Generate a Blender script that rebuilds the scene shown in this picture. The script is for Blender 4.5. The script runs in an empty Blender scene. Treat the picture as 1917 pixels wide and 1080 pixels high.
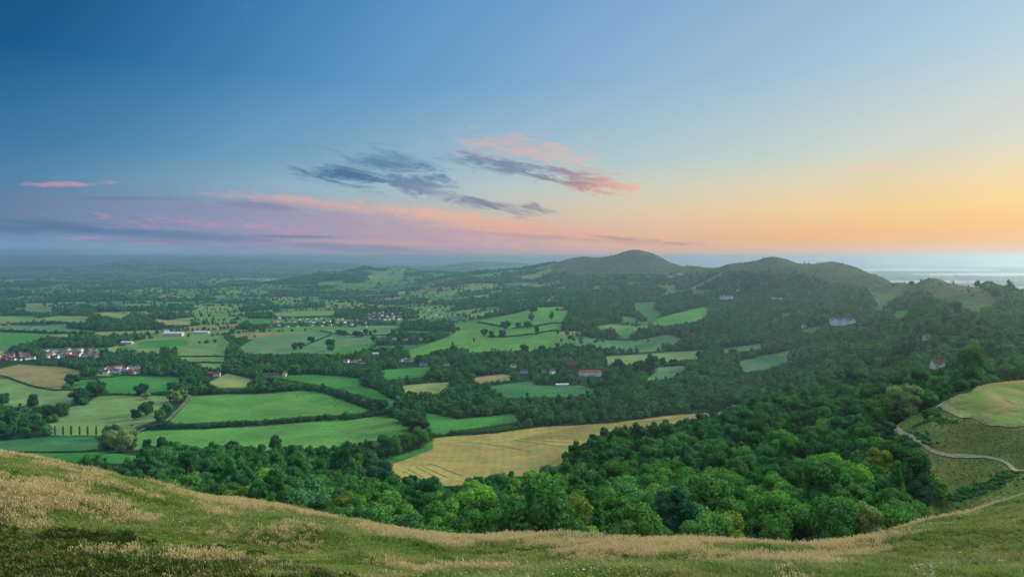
import bpy, math, random
import numpy as np
from mathutils import Vector, Matrix, noise as mnoise

SC = bpy.context.scene
COL = SC.collection
F = 1319.0      # focal length in photo pixels
HY = 484.0      # eye level row in the photo
CX = 958.5
CAMZ = 260.0
random.seed(7)
RNG = np.random.default_rng(7)

# ------------------------------------------------------------------ camera, sky, sun, exposure
cam = bpy.data.cameras.new('camera')
camo = bpy.data.objects.new('camera', cam)
COL.objects.link(camo)
camo.location = (0, 0, CAMZ)
camo.rotation_euler = (math.radians(90), 0, 0)
cam.sensor_width = 36
cam.lens = 36 * F / 1917
cam.shift_y = (HY - 540) / 1917
cam.clip_start = 0.5
cam.clip_end = 400000
SC.camera = camo
SC.view_settings.view_transform = 'Standard'
SC.view_settings.look = 'None'
SC.view_settings.exposure = 0.0
SC.view_settings.gamma = 1.0
SC.cycles.use_denoising = True
SC.cycles.max_bounces = 5
SC.cycles.diffuse_bounces = 2
SC.cycles.glossy_bounces = 1
SC.cycles.transmission_bounces = 1
SC.cycles.volume_bounces = 1
SC.cycles.transparent_max_bounces = 4


def lin(c):
    return tuple(((v / 255) / 12.92 if v / 255 <= 0.04045 else ((v / 255 + 0.055) / 1.055) ** 2.4) for v in c)


class NT:
    """tiny node-tree writer"""
    def __init__(self, tree):
        self.t = tree
        tree.nodes.clear()

    def n(self, typ, **kw):
        nd = self.t.nodes.new(typ)
        for k, v in kw.items():
            setattr(nd, k, v)
        return nd

    def link(self, a, b):
        self.t.links.new(a, b)

    def put(self, sock, v):
        if isinstance(v, bpy.types.NodeSocket):
            self.t.links.new(v, sock)
        else:
            sock.default_value = v

    def m(self, op, a, b=0.0, c=None, clamp=False):
        nd = self.n('ShaderNodeMath', operation=op)
        nd.use_clamp = clamp
        self.put(nd.inputs[0], a)
        self.put(nd.inputs[1], b)
        if c is not None:
            self.put(nd.inputs[2], c)
        return nd.outputs[0]

    def smooth(self, v, a, b, lo=0.0, hi=1.0):
        nd = self.n('ShaderNodeMapRange', interpolation_type='SMOOTHSTEP')
        self.put(nd.inputs['Value'], v)
        nd.inputs['From Min'].default_value = a
        nd.inputs['From Max'].default_value = b
        nd.inputs['To Min'].default_value = lo
        nd.inputs['To Max'].default_value = hi
        return nd.outputs[0]

    def linear(self, v, a, b, lo=0.0, hi=1.0):
        nd = self.n('ShaderNodeMapRange')
        self.put(nd.inputs['Value'], v)
        nd.inputs['From Min'].default_value = a
        nd.inputs['From Max'].default_value = b
        nd.inputs['To Min'].default_value = lo
        nd.inputs['To Max'].default_value = hi
        return nd.outputs[0]

    def mix(self, f, a, b, mode='MIX'):
        nd = self.n('ShaderNodeMix', data_type='RGBA', blend_type=mode)
        self.put(nd.inputs[0], f)
        self.put(nd.inputs[6], a if isinstance(a, bpy.types.NodeSocket) else (*a[:3], 1))
        self.put(nd.inputs[7], b if isinstance(b, bpy.types.NodeSocket) else (*b[:3], 1))
        return nd.outputs[2]

    def ramp(self, f, stops, interp='LINEAR'):
        nd = self.n('ShaderNodeValToRGB')
        cr = nd.color_ramp
        cr.interpolation = interp
        while len(cr.elements) < len(stops):
            cr.elements.new(0.5)
        for e, (p, c) in zip(cr.elements, stops):
            e.position = p
            e.color = (*c[:3], 1)
        self.put(nd.inputs[0], f)
        return nd.outputs[0]

    def comb(self, x, y, z=0.0):
        nd = self.n('ShaderNodeCombineXYZ')
        for i, v in enumerate((x, y, z)):
            self.put(nd.inputs[i], v)
        return nd.outputs[0]

    def noise(self, vec, scale, detail=3.0, rough=0.55, dist=0.0):
        nd = self.n('ShaderNodeTexNoise')
        if vec is not None:
            self.put(nd.inputs['Vector'], vec)
        nd.inputs['Scale'].default_value = scale
        nd.inputs['Detail'].default_value = detail
        nd.inputs['Roughness'].default_value = rough
        nd.inputs['Distortion'].default_value = dist
        return nd.outputs['Fac']


SKY_ROWS = [
    (0.000, [(122, 182, 218), (158, 190, 218), (232, 182, 180), (255, 186, 138), (250, 190, 146)]),
    (0.025, [(108, 144, 182), (155, 164, 190), (232, 184, 172), (254, 186, 112), (255, 182, 96)]),
    (0.065, [(75, 125, 165), (140, 166, 188), (210, 200, 184), (242, 208, 150), (254, 212, 132)]),
    (0.100, [(60, 120, 160), (136, 175, 196), (190, 205, 202), (222, 212, 180), (240, 217, 165)]),
    (0.140, [(45, 110, 155), (104, 160, 194), (160, 192, 205), (195, 210, 205), (218, 217, 200)]),
    (0.250, [(0, 78, 130), (60, 131, 185), (120, 171, 209), (160, 191, 212), (182, 206, 220)]),
    (0.370, [(0, 58, 106), (44, 118, 176), (106, 160, 206), (140, 176, 207), (157, 190, 215)]),
]


def build_world():
    w = bpy.data.worlds.new('World')
    SC.world = w
    w.use_nodes = True
    g = NT(w.node_tree)
    tc = g.n('ShaderNodeTexCoord')
    sep = g.n('ShaderNodeSeparateXYZ')
    g.link(tc.outputs['Generated'], sep.inputs[0])
    x, y, z = sep.outputs
    az = g.m('ARCTAN2', x, y)
    az = g.linear(az, -math.pi, math.pi)
    rxy = g.m('SQRT', g.m('ADD', g.m('MULTIPLY', x, x), g.m('MULTIPLY', y, y)))
    v = g.m('DIVIDE', z, g.m('MAXIMUM', rxy, 0.01))
    pos = (0.4, 0.4444, 0.5, 0.5556, 0.6)
    cur = None
    rows = []
    for vv, cols in SKY_ROWS:
        L = [lin(c) for c in cols]
        glow = tuple(min(1.6, a * b) for a, b in zip(L[4], (1.35, 1.2, 1.05)))
        back = tuple(0.55 * a + 0.45 * b for a, b in zip(L[0], L[1]))
        st = [(0.0, back), (0.33, L[0])] + [(p, c) for p, c in zip(pos, L)] + [(0.68, glow), (0.8, L[2]), (1.0, back)]
        rows.append((vv, g.ramp(az, st, 'B_SPLINE')))
    cur = rows[0][1]
    for (v0, _), (v1, c1) in zip(rows[:-1], rows[1:]):
        cur = g.mix(g.linear(v, v0, v1), cur, c1)
    # the open dome above the picture: unseen sky made brighter to light the land
    up = g.smooth(v, 0.42, 1.6)
    cur = g.mix(up, cur, (SKY_UP[0], SKY_UP[1], SKY_UP[2]))
    # ---- clouds, in tangent coordinates of the sky ahead (X right, Y up)
    yy = g.m('MAXIMUM', y, 0.05)
    U = g.m('DIVIDE', x, yy)
    V = g.m('DIVIDE', z, yy)
    front = g.smooth(y, 0.1, 0.3)

    def ell(px, py, hw, hh, rot=0.0):
        """signed falloff, 1 in the centre and 0 at the rim"""
        cu, cv = (px - CX) / F, (HY - py) / F
        c, s = math.cos(rot), math.sin(rot)
        du = g.m('SUBTRACT', U, cu)
        dv = g.m('SUBTRACT', V, cv)
        a = g.m('ADD', g.m('MULTIPLY', du, c * F / hw), g.m('MULTIPLY', dv, s * F / hw))
        b = g.m('ADD', g.m('MULTIPLY', du, -s * F / hh), g.m('MULTIPLY', dv, c * F / hh))
        r = g.m('SQRT', g.m('ADD', g.m('MULTIPLY', a, a), g.m('MULTIPLY', b, b)))
        return g.m('SUBTRACT', 1.0, r, clamp=False), a, b

    def ncoord(sx, sy, rot, off=0.0):
        c, s = math.cos(rot), math.sin(rot)
        a = g.m('ADD', g.m('MULTIPLY', U, c * sx), g.m('MULTIPLY', V, s * sx))
        b = g.m('ADD', g.m('MULTIPLY', U, -s * sy), g.m('MULTIPLY', V, c * sy))
        return g.comb(g.m('ADD', a, off), b, off * 1.7)

    n_streak = g.noise(ncoord(5, 60, -0.06), 1.0, 6, 0.6, 0.4)
    n_fine = g.noise(ncoord(30, 125, -0.13, 3.1), 1.0, 8, 0.7, 0.5)
    n_wisp = g.noise(ncoord(14, 58, -0.16, 9.4), 1.0, 9, 0.74, 0.6)

    def layer(cur, mask, col, op):
        return g.mix(g.m('MULTIPLY', g.m('MULTIPLY', mask, op), front), cur, col)

    # broad pink-mauve bank low over the left half
    e, a, b = ell(420, 421, 760, 60, -0.08)
    mk = g.smooth(g.m('ADD', e, g.m('MULTIPLY', g.m('SUBTRACT', n_streak, 0.5), 1.3)), 0.0, 0.42)
    pink = g.ramp(g.linear(U, -0.73, 0.25), [(0.0, lin((108, 126, 162))), (0.35, lin((146, 146, 177))),
                                               (0.7, lin((198, 160, 172))), (1.0, lin((240, 186, 162)))])
    cur = layer(cur, mk, pink, g.linear(n_fine, 0.34, 0.62, 0.30, 1.0))
    # brighter pink streaks in the bank
    e, a, b = ell(470, 425, 680, 46, -0.07)
    mk = g.smooth(g.m('ADD', e, g.m('MULTIPLY', g.m('SUBTRACT', n_fine, 0.5), 3.4)), 0.55, 1.4)
    cur = layer(cur, mk, lin((208, 160, 176)), 0.6)
    # pale pink upper rim of the bank, sloping down to the right
    for (px, py, hw, hh, rot, colr, op) in ((600, 380, 290, 16, -0.09, (226, 170, 164), 0.55),
                                             (860, 408, 260, 20, -0.13, (246, 186, 152), 0.6),
                                             (120, 345, 120, 8, 0.0, (205, 150, 165), 0.7),
                                             (980, 428, 260, 26, -0.09, (244, 172, 148), 0.6),
                                             (1180, 452, 180, 12, -0.06, (205, 160, 150), 0.55),
                                             (700, 455, 330, 11, -0.02, (222, 165, 172), 0.6),
                                             (285, 456, 60, 4, -0.0, (200, 150, 172), 0.7),
                                             (160, 446, 90, 5, -0.0, (190, 145, 170), 0.6),
                                             (1880, 468, 80, 7, 0.03, (255, 172, 120), 0.8),
                                             (1640, 315, 90, 10, 0.02, (240, 205, 180), 0.55),
                                             (1640, 280, 50, 6, 0.02, (228, 205, 188), 0.5),
                                             (1370, 358, 40, 5, 0.02, (235, 200, 165), 0.4)):
        e, a, b = ell(px, py, hw, hh, rot)
        mk = g.smooth(g.m('ADD', e, g.m('MULTIPLY', g.m('SUBTRACT', n_fine, 0.5), 2.4)), 0.1, 0.85)
        cur = layer(cur, mk, lin(colr), op)
    # dark slate-blue streaks low at the left and under the bank
    for (px, py, hw, hh, rot, colr, op) in ((90, 427, 230, 22, -0.03, (70, 110, 152), 0.6),
                                             (330, 440, 240, 14, -0.05, (84, 122, 160), 0.5),
                                             (640, 462, 190, 10, -0.04, (118, 140, 172), 0.5),
                                             (60, 470, 200, 8, 0.0, (82, 128, 162), 0.5),
                                             (560, 443, 90, 4, -0.02, (110, 130, 165), 0.7),
                                             (250, 372, 190, 7, -0.01, (105, 125, 160), 0.5),
                                             (480, 385, 110, 10, -0.1, (140, 135, 165), 0.6),
                                             (1010, 443, 150, 9, -0.05, (178, 150, 165), 0.5),
                                             (1265, 456, 38, 4, -0.06, (190, 150, 150), 0.75),
                                             (1150, 446, 70, 5, -0.1, (170, 148, 160), 0.6)):
        e, a, b = ell(px, py, hw, hh, rot)
        mk = g.smooth(g.m('ADD', e, g.m('MULTIPLY', g.m('SUBTRACT', n_streak, 0.5), 2.0)), 0.1, 0.8)
        cur = layer(cur, mk, lin(colr), op)
    # upper right cloud: peach veil, grey body, glowing tip
    for (px, py, hw, hh, rot, colr, op) in ((960, 282, 165, 44, -0.05, (222, 178, 172), 0.6),
                                             (1070, 300, 120, 36, -0.1, (232, 188, 172), 0.45),
                                             (1110, 352, 90, 16, -0.1, (250, 170, 135), 0.55)):
        e, a, b = ell(px, py, hw, hh, rot)
        mk = g.smooth(g.m('ADD', e, g.m('MULTIPLY', g.m('SUBTRACT', n_fine, 0.5), 4.0)), 0.0, 1.2)
        cur = layer(cur, mk, lin(colr), op)
    tip = g.ramp(g.linear(U, (880 - CX) / F, (1190 - CX) / F), [(0.0, lin((100, 126, 158))), (0.45, lin((128, 134, 158))),
                                                            (0.7, lin((178, 142, 145))), (0.95, lin((252, 168, 122)))])
    for (px, py, hw, hh, rot) in ((960, 312, 160, 22, -0.16), (1095, 337, 120, 26, -0.19)):
        e, a, b = ell(px, py, hw, hh, rot)
        mk = g.smooth(g.m('ADD', e, g.m('MULTIPLY', g.m('SUBTRACT', n_fine, 0.5), 3.4)), 0.0, 0.9)
        cur = layer(cur, mk, tip, 0.85)
    # slate cloud left of it and its tail
    for (px, py, hw, hh, rot, colr, op) in ((705, 316, 165, 48, -0.1, (96, 138, 168), 0.85),
                                             (660, 328, 115, 24, -0.03, (66, 110, 148), 0.9),
                                             (775, 338, 120, 28, -0.14, (86, 124, 156), 0.75),
                                             (820, 360, 110, 20, -0.25, (140, 146, 170), 0.6),
                                             (900, 380, 130, 11, -0.12, (120, 132, 158), 0.8),
                                             (985, 396, 60, 17, -0.15, (120, 128, 152), 0.75)):
        e, a, b = ell(px, py, hw, hh, rot)
        mk = g.smooth(g.m('ADD', e, g.m('MULTIPLY', g.m('SUBTRACT', n_wisp, 0.5), 4.2)), 0.0, 1.1)
        cur = layer(cur, mk, lin(colr), op)
    bg = g.n('ShaderNodeBackground')
    g.link(cur, bg.inputs[0])
    bg.inputs[1].default_value = 1.0
    out = g.n('ShaderNodeOutputWorld')
    g.link(bg.outputs[0], out.inputs[0])
    w.cycles.sampling_method = 'MANUAL'
    w.cycles.sample_map_resolution = 512


SKY_UP = (1.35, 1.52, 1.75)  # overhead sky out of view, brightened as fill light
HAZE_COL = (0.55, 0.755, 0.97, 1)
HAZE_D = 0.00009
build_world()

sun = bpy.data.lights.new('sun', 'SUN')
sun.energy = 4.5
sun.angle = math.radians(11)
sun.color = (1.0, 0.84, 0.60)
suno = bpy.data.objects.new('sun', sun)
COL.objects.link(suno)
suno.rotation_euler = Vector((-math.sin(math.radians(62)), -math.cos(math.radians(62)) * 0.9, -math.tan(math.radians(20)))).to_track_quat('-Z', 'Y').to_euler()


# ------------------------------------------------------------------ terrain: control points (photo column, row, forward distance)
P = []          # (px, lnY, z)


def cp(px, Y, z):
    P.append((px, math.log(Y), z))


def zz(py, Y):
    return CAMZ - Y * (py - HY) / F


CREST = [(-600, 790, 96), (-300, 800, 92), (0, 843, 86), (100, 862, 83), (200, 885, 81), (300, 907, 79), (400, 930, 76), (480, 938, 74), (600, 958, 72),
         (700, 978, 70), (830, 1003, 67), (960, 1005, 64), (1100, 1003, 62), (1250, 1010, 61), (1400, 1010, 61),
         (1550, 1012, 62), (1620, 1002, 64), (1700, 981, 67), (1800, 960, 70), (1917, 926, 73), (2200, 880, 80), (2500, 850, 88)]


def crest_at(px):
    a = np.array(CREST)
    return np.interp(px, a[:, 0], a[:, 1]), np.interp(px, a[:, 0], a[:, 2])


for (px, py, Y) in CREST:
    z = zz(py, Y) - 0.4
    cp(px, Y, z)
    for yb in (20, 27, 35, 45):
        k = (Y - yb) / (Y - 35)
        pyb = 1085
        z35 = zz(pyb, 35)
        zl = z + (z35 - z) * k
        zl += math.sin(math.pi * min(1, k)) * -0.6 if k < 1 else 0
        cp(px, yb, zl)
    cp(px, Y * 1.10, z - 3.2)
    cp(px, Y * 1.3, z - 13)

COLS = {
    -500: [(0, 0, 170, 160), (0, 0, 350, 80), (0, 0, 600, 20)],
    0: [(0, 0, 150, 196), (0, 0, 300, 128), (0, 0, 450, 80), (0, 0, 600, 42), (0, 0, 800, 8)],
    100: [(0, 0, 150, 196), (0, 0, 300, 132), (0, 0, 450, 90), (0, 0, 600, 52), (0, 0, 800, 10)],
    200: [(0, 0, 150, 196), (0, 0, 300, 140), (0, 0, 450, 108), (875, 600), (860, 800)],
    400: [(0, 0, 150, 195), (0, 0, 220, 168), (925, 350), (900, 450), (872, 650), (857, 840)],
    600: [(0, 0, 140, 197), (960, 280), (930, 380), (900, 500), (872, 700), (854, 890)],
    830: [(0, 0, 130, 200), (1000, 220), (960, 330), (930, 450), (915, 600), (902, 750)],
    1000: [(0, 0, 130, 200), (1000, 210), (950, 320), (920, 450), (900, 560), (880, 780)],
    1100: [(0, 0, 120, 205), (1000, 200), (950, 290), (900, 400), (850, 620), (835, 800), (822, 1000)],
    1250: [(0, 0, 120, 205), (1000, 180), (950, 250), (900, 330), (850, 470), (820, 640), (805, 850), (797, 1080)],
    1400: [(0, 0, 115, 206), (1000, 165), (950, 220), (900, 290), (850, 400), (800, 620), (780, 850), (770, 1100), (755, 1230, ), (0, 0, 1350, 3),
           (700, 1540), (680, 1650), (650, 1850), (620, 2150), (580, 2550), (540, 2950)],
    1500: [(0, 0, 110, 207), (1000, 160), (950, 205), (900, 260), (850, 360), (800, 500), (760, 750), (740, 950), (0, 0, 1200, 40), (690, 1350), (650, 1650), (600, 2100), (550, 2600)],
    1600: [(0, 0, 110, 207), (1000, 150), (950, 190), (900, 240), (850, 300), (800, 400), (770, 500), (740, 650), (700, 900), (660, 1200),
           (620, 1600), (580, 2000), (550, 2300), (520, 2650)],
    1680: [(0, 0, 110, 208), (950, 185), (900, 215), (850, 242), (805, 275), (785, 340), (770, 430), (740, 600), (700, 820), (650, 1100), (600, 1500), (560, 1950)],
    1740: [(0, 0, 110, 209), (0, 0, 172, 184), (960, 214), (930, 222), (880, 232), (845, 240), (815, 247), (790, 255), (762, 292), (0, 0, 400, 176), (735, 520), (710, 650), (680, 800), (630, 1000),
           (580, 1350), (545, 1700)],
    1837: [(0, 0, 115, 209), (0, 0, 185, 187), (930, 214), (905, 222), (880, 229), (855, 236), (820, 242), (787, 248), (0, 0, 258, 202.6), (760, 276), (722, 326), (0, 0, 420, 180), (690, 650), (650, 850), (600, 1150)],
    1917: [(0, 0, 125, 208), (0, 0, 185, 190), (910, 210), (882, 223), (872, 228), (835, 235), (800, 242), (0, 0, 250, 202.3), (0, 0, 260, 202.4), (760, 275), (0, 0, 300, 202.2), (711, 340), (0, 0, 440, 180), (700, 560), (660, 750), (620, 1000)],
    2200: [(0, 0, 130, 210), (0, 0, 185, 191), (0, 0, 210, 189), (0, 0, 230, 193), (0, 0, 243, 202), (0, 0, 256, 202.3), (0, 0, 275, 202.6), (0, 0, 300, 202.2), (0, 0, 340, 202), (0, 0, 450, 178), (0, 0, 800, 160), (0, 0, 1100, 160), (0, 0, 1800, 60), (0, 0, 2600, -20)],
    1300: [(776, 1170), (740, 1340), (700, 1580), (665, 1850), (650, 1950), (620, 2150), (590, 2500), (560, 3000), (530, 3600)],
    1188: [(0, 0, 1400, 0), (660, 1950), (640, 2150), (610, 2500), (580, 2900), (550, 3500), (520, 4100), (490, 4750)],
    1085: [(0, 0, 1200, 0), (660, 1950), (640, 2100), (610, 2400), (580, 2850), (560, 3300), (540, 4000), (510, 5000)],
    1010: [(0, 0, 1400, 0), (655, 1980), (630, 2200), (600, 2550), (576, 2950), (560, 3500), (545, 4000), (520, 5200)],
    930: [(0, 0, 1500, 0), (650, 2060), (620, 2450), (590, 2900), (562, 3700), (550, 4200), (530, 5000)],
    855: [(0, 0, 1500, 0), (0, 0, 2000, 0), (600, 2950), (560, 4050), (525, 5500)],
}
for px, lst in COLS.items():
    for it in lst:
        if len(it) == 4:
            cp(px, it[2], it[3])
        else:
            cp(px, it[1], zz(it[0], it[1]))
# skylines: crest and the ground falling away behind it
SKY = [
    ([(930, 511, 6900), (970, 506, 6600), (1010, 500, 6300), (1050, 491, 5950), (1085, 483, 5700), (1110, 482, 5550), (1135, 481, 5450), (1160, 474, 5300), (1188, 468, 5200), (1210, 471, 5100), (1240, 484, 4900),
      (1270, 495, 4600), (1300, 506, 4300)], 1.15, 90),
    ([(1300, 506, 4280), (1330, 502, 3900), (1365, 496, 3650), (1400, 492, 3450), (1430, 484, 3300), (1455, 480, 3200), (1475, 484, 3150), (1500, 490, 3050), (1525, 491, 3000),
      (1545, 488, 2960), (1580, 493, 2900), (1610, 503, 2820), (1640, 517, 2700), (1672, 533, 2450)], 1.15, 110),
    ([(1672, 534, 2400), (1690, 535, 2250), (1712, 533, 2080), (1730, 526, 1980), (1750, 521, 1900), (1770, 525, 1860), (1800, 534, 1820), (1850, 549, 1740), (1885, 560, 1670), (1917, 568, 1600), (2000, 580, 1500)], 1.18, 110),
    ([(530, 526, 6700), (570, 519, 6900), (620, 511, 7000), (660, 507, 7200), (690, 502, 7300), (722, 503, 7400), (745, 500, 7500), (765, 504, 7500), (790, 511, 7500), (820, 514, 7600)], 1.13, 60),
    ([(815, 512, 8800), (845, 508, 9000), (880, 504, 9200), (915, 506, 9300), (940, 508, 9200)], 1.12, 50),
    ([(858, 494, 16000), (880, 491, 16000), (915, 490, 16000), (950, 492, 16000), (1000, 496, 15000), (1040, 500, 15000)], 1.15, 80),
    ([(-200, 500, 14500), (0, 499, 14500), (120, 500, 14000), (200, 498, 14000), (290, 496, 13500), (330, 499, 13500), (370, 505, 13300)], 1.12, 70),
    ([(215, 491, 18000), (238, 487, 18000), (258, 487, 18000), (285, 491, 18000), (320, 493, 18000)], 1.1, 90),
    ([(330, 486, 24000), (365, 482.5, 24000), (402, 480.5, 24000), (440, 482.5, 24000), (500, 485, 24000), (540, 487, 24000)], 1.15, 130),
]
for pts, fb, drop in SKY:
    for (px, py, Y) in pts:
        z = zz(py, Y)
        cp(px, Y, z)
        cp(px, Y * fb, z - drop if z - drop > -20 else max(-20, z * 0.3))
for px in (-600, -200, 50, 250, 450, 650):
    for Y in (980, 1250, 1600, 2100, 2800, 3900, 5600, 8500, 11500):
        if px == 650 and Y in (8500, 5600):
            continue
        cp(px, Y, [0, 2, -2, 3, 0, 4, 0, -4][(px + Y) // 50 % 8])
cp(650, 5600, 8), cp(750, 5700, 10), cp(550, 5200, 2)
for px in (750, 850, 950, 1050):
    for Y in (950, 1100, 1250) if px < 1050 else (1100, 1250):
        cp(px, Y, 0)
for px, py in ((-600, 488), (-200, 488), (0, 488), (200, 489), (400, 490), (600, 491.5), (800, 494), (1000, 496.5), (1200, 498), (1600, 498), (2000, 498)):
    cp(px, 30000, zz(py, 30000))
    cp(px, 58000, zz(py, 30000) - 260)
for px in (1350, 1500, 1650, 1750, 1850, 2000, 2300):
    for Y in (4800, 6500, 9000, 14000):
        if px < 1600 and Y < 6000:
            continue
        cp(px, Y, -20)
for px in (1700, 1800, 1917, 2100):
    cp(px, 3300, -10)
for px in (750, 900, 1050, 1200):
    cp(px, 11500, 10)

PA = np.array(P)
# merge duplicates
_, ui = np.unique(np.round(PA[:, :2], 2), axis=0, return_index=True)
PA = PA[np.sort(ui)]


def feat(px, s):
    return np.stack([np.asarray(px) / 90.0, np.asarray(s) / 0.14], -1)


FA = feat(PA[:, 0], PA[:, 1])
Dm = np.sqrt(((FA[:, None] - FA[None]) ** 2).sum(-1) + 0.25)
zn = PA[:, 2]
Wt = np.linalg.solve(Dm + 1e-3 * np.eye(len(FA)), zn - zn.mean())


def rbf(px, s):
    f = feat(px, s)
    out = np.empty(f.shape[:-1])
    ff = f.reshape(-1, 2)
    o = np.empty(len(ff))
    for i in range(0, len(ff), 20000):
        q = ff[i:i + 20000]
        o[i:i + 20000] = np.sqrt(((q[:, None] - FA[None]) ** 2).sum(-1) + 0.25) @ Wt
    return o.reshape(out.shape) + zn.mean()


# value noise on numpy arrays
_perm = RNG.random((256, 256))


def vnoise(x, y):
    xi = np.floor(x).astype(int)
    yi = np.floor(y).astype(int)
    fx, fy = x - xi, y - yi
    fx = fx * fx * (3 - 2 * fx)
    fy = fy * fy * (3 - 2 * fy)
    g = lambda a, b: _perm[a & 255, b & 255]
    return ((g(xi, yi) * (1 - fx) + g(xi + 1, yi) * fx) * (1 - fy) + (g(xi, yi + 1) * (1 - fx) + g(xi + 1, yi + 1) * fx) * fy) * 2 - 1


def fbm(x, y, o=4):
    r = 0
    a = 0.5
    for i in range(o):
        r = r + a * vnoise(x * 2 ** i + 17.3 * i, y * 2 ** i + 5.1 * i)
        a *= 0.55
    return r


PX0, PX1, NPX = -520.0, 2440.0, 1185
S0, S1, NS = math.log(22.0), math.log(60000.0), 1350
gpx = np.linspace(PX0, PX1, NPX)
_t = np.linspace(S0, S1, 4000)
_w = np.where((_t > math.log(550)) & (_t < math.log(3200)), 2.4, 1.0)
_c = np.concatenate([[0], np.cumsum((_w[1:] + _w[:-1]) / 2)])
gs = np.interp(np.linspace(0, _c[-1], NS), _c, _t)
# coarse evaluation, then bicubic-free linear refinement (control spacing is far coarser than this)
cpx = np.linspace(PX0, PX1, 395)
cs = np.linspace(S0, S1, 500)
ZC = rbf(*np.meshgrid(cpx, cs, indexing='xy'))        # [row, col]
tmp = np.empty((500, NPX))
for i in range(500):
    tmp[i] = np.interp(gpx, cpx, ZC[i])
ZG = np.empty((NS, NPX))
for j in range(NPX):
    ZG[:, j] = np.interp(gs, cs, tmp[:, j])
YG = np.exp(gs)[:, None] * np.ones((1, NPX))
XG = (gpx[None, :] - CX) / F * YG
# relief: knolls in the turf near the camera, gullies and spurs far off
amp_far = np.clip((ZG - 12) / 120, 0, 1) * np.clip((YG - 900) / 900, 0, 1)
ZG += amp_far * (fbm(XG / 420, YG / 420) * 17 + fbm(XG / 130 + 9, YG / 130) * 6) * np.where(YG > 12000, 0.4, 1)
amp_mid = np.clip((YG - 140) / 60, 0, 1)
ZG += amp_mid * np.where((YG < 460) & (XG / YG * F + CX > 1640), 0.3, 1.0) * fbm(XG / 60 + 3, YG / 60 + 7) * 1.6
amp_near = np.clip((150 - YG) / 40, 0, 1)
ZG += amp_near * (fbm(XG / 14 + 31, YG / 11) * np.where(YG > 55, 0.55, 1.0) * 1.2 + fbm(XG / 4 + 5, YG / 3.1) * 0.3)
ZG = np.maximum(ZG, np.where(YG < 20000, -26, -400))


def ground_z(x, y):
    x = np.asarray(x, float)
    y = np.maximum(np.asarray(y, float), 22.5)
    c = ((x / y * F + CX) - PX0) / (PX1 - PX0) * (NPX - 1)
    r = np.interp(np.log(y), gs, np.arange(NS))
    c = np.clip(c, 0, NPX - 1.001)
    r = np.clip(r, 0, NS - 1.001)
    ci, ri = c.astype(int), r.astype(int)
    fc, fr = c - ci, r - ri
    return (ZG[ri, ci] * (1 - fc) + ZG[ri, ci + 1] * fc) * (1 - fr) + (ZG[ri + 1, ci] * (1 - fc) + ZG[ri + 1, ci + 1] * fc) * fr


def to_px(x, y, z):
    return x / y * F + CX, HY - (z - CAMZ) / y * F


def hit(px, py, ymin=150.0, ymax=58000.0):
    """first point of the ground seen along the photo ray"""
    Y = np.exp(np.linspace(math.log(ymin), math.log(ymax), 1500))
    x = (px - CX) / F * Y
    zr = CAMZ - Y * (py - HY) / F
    d = ground_z(x, Y) - zr
    k = np.argmax(d > 0)
    if not (d > 0).any():
        k = len(Y) - 1
    if k > 0:
        t = d[k - 1] / (d[k - 1] - d[k]) if d[k] != d[k - 1] else 0
        yy = Y[k - 1] + (Y[k] - Y[k - 1]) * float(np.clip(t, 0, 1))
    else:
        yy = Y[0]
    xx = (px - CX) / F * yy
    return xx, yy, float(ground_z(xx, yy))


PYG = HY - (ZG - CAMZ) / YG * F            # photo row of every ground vertex
ELEV = (ZG - CAMZ) / YG
HOR = np.maximum.accumulate(ELEV, axis=0)  # highest nearer ground, per column


def seen(x, y, ztop, slack=0.0):
    c = np.clip(((x / y * F + CX) - PX0) / (PX1 - PX0) * (NPX - 1), 0, NPX - 1).astype(int)
    r = np.clip(np.interp(np.log(y), gs, np.arange(NS)) - 2, 0, NS - 1).astype(int)
    return (ztop - CAMZ) / y > HOR[r, c] - slack


def inpoly(x, y, poly):
    x = np.asarray(x, float)
    y = np.asarray(y, float)
    r = np.zeros(x.shape, bool)
    n = len(poly)
    for i in range(n):
        x0, y0 = poly[i]
        x1, y1 = poly[(i + 1) % n]
        if y0 == y1:
            continue
        c = ((y0 > y) != (y1 > y)) & (x < (x1 - x0) * (y - y0) / (y1 - y0) + x0)
        r ^= c
    return r


# ------------------------------------------------------------------ materials
def mat(name):
    m = bpy.data.materials.new(name)
    m.use_nodes = True
    return m, NT(m.node_tree)


def finish(g, shader, rough=None):
    out = g.n('ShaderNodeOutputMaterial')
    g.link(shader, out.inputs[0])


def simple(name, col, var=0.15, scale=1.0, spec=0.0, rough=0.9):
    m, g = mat(name)
    geo = g.n('ShaderNodeNewGeometry')
    n = g.noise(geo.outputs['Position'], scale, 3)
    f = g.linear(n, 0.3, 0.7, 1 - var, 1 + var)
    c = g.mix(1.0, col, g.comb(f, f, f), 'MULTIPLY')
    b = g.n('ShaderNodeBsdfPrincipled')
    g.link(c, b.inputs['Base Color'])
    b.inputs['Roughness'].default_value = rough
    b.inputs['Specular IOR Level'].default_value = spec
    finish(g, b.outputs[0])
    return m


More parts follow.
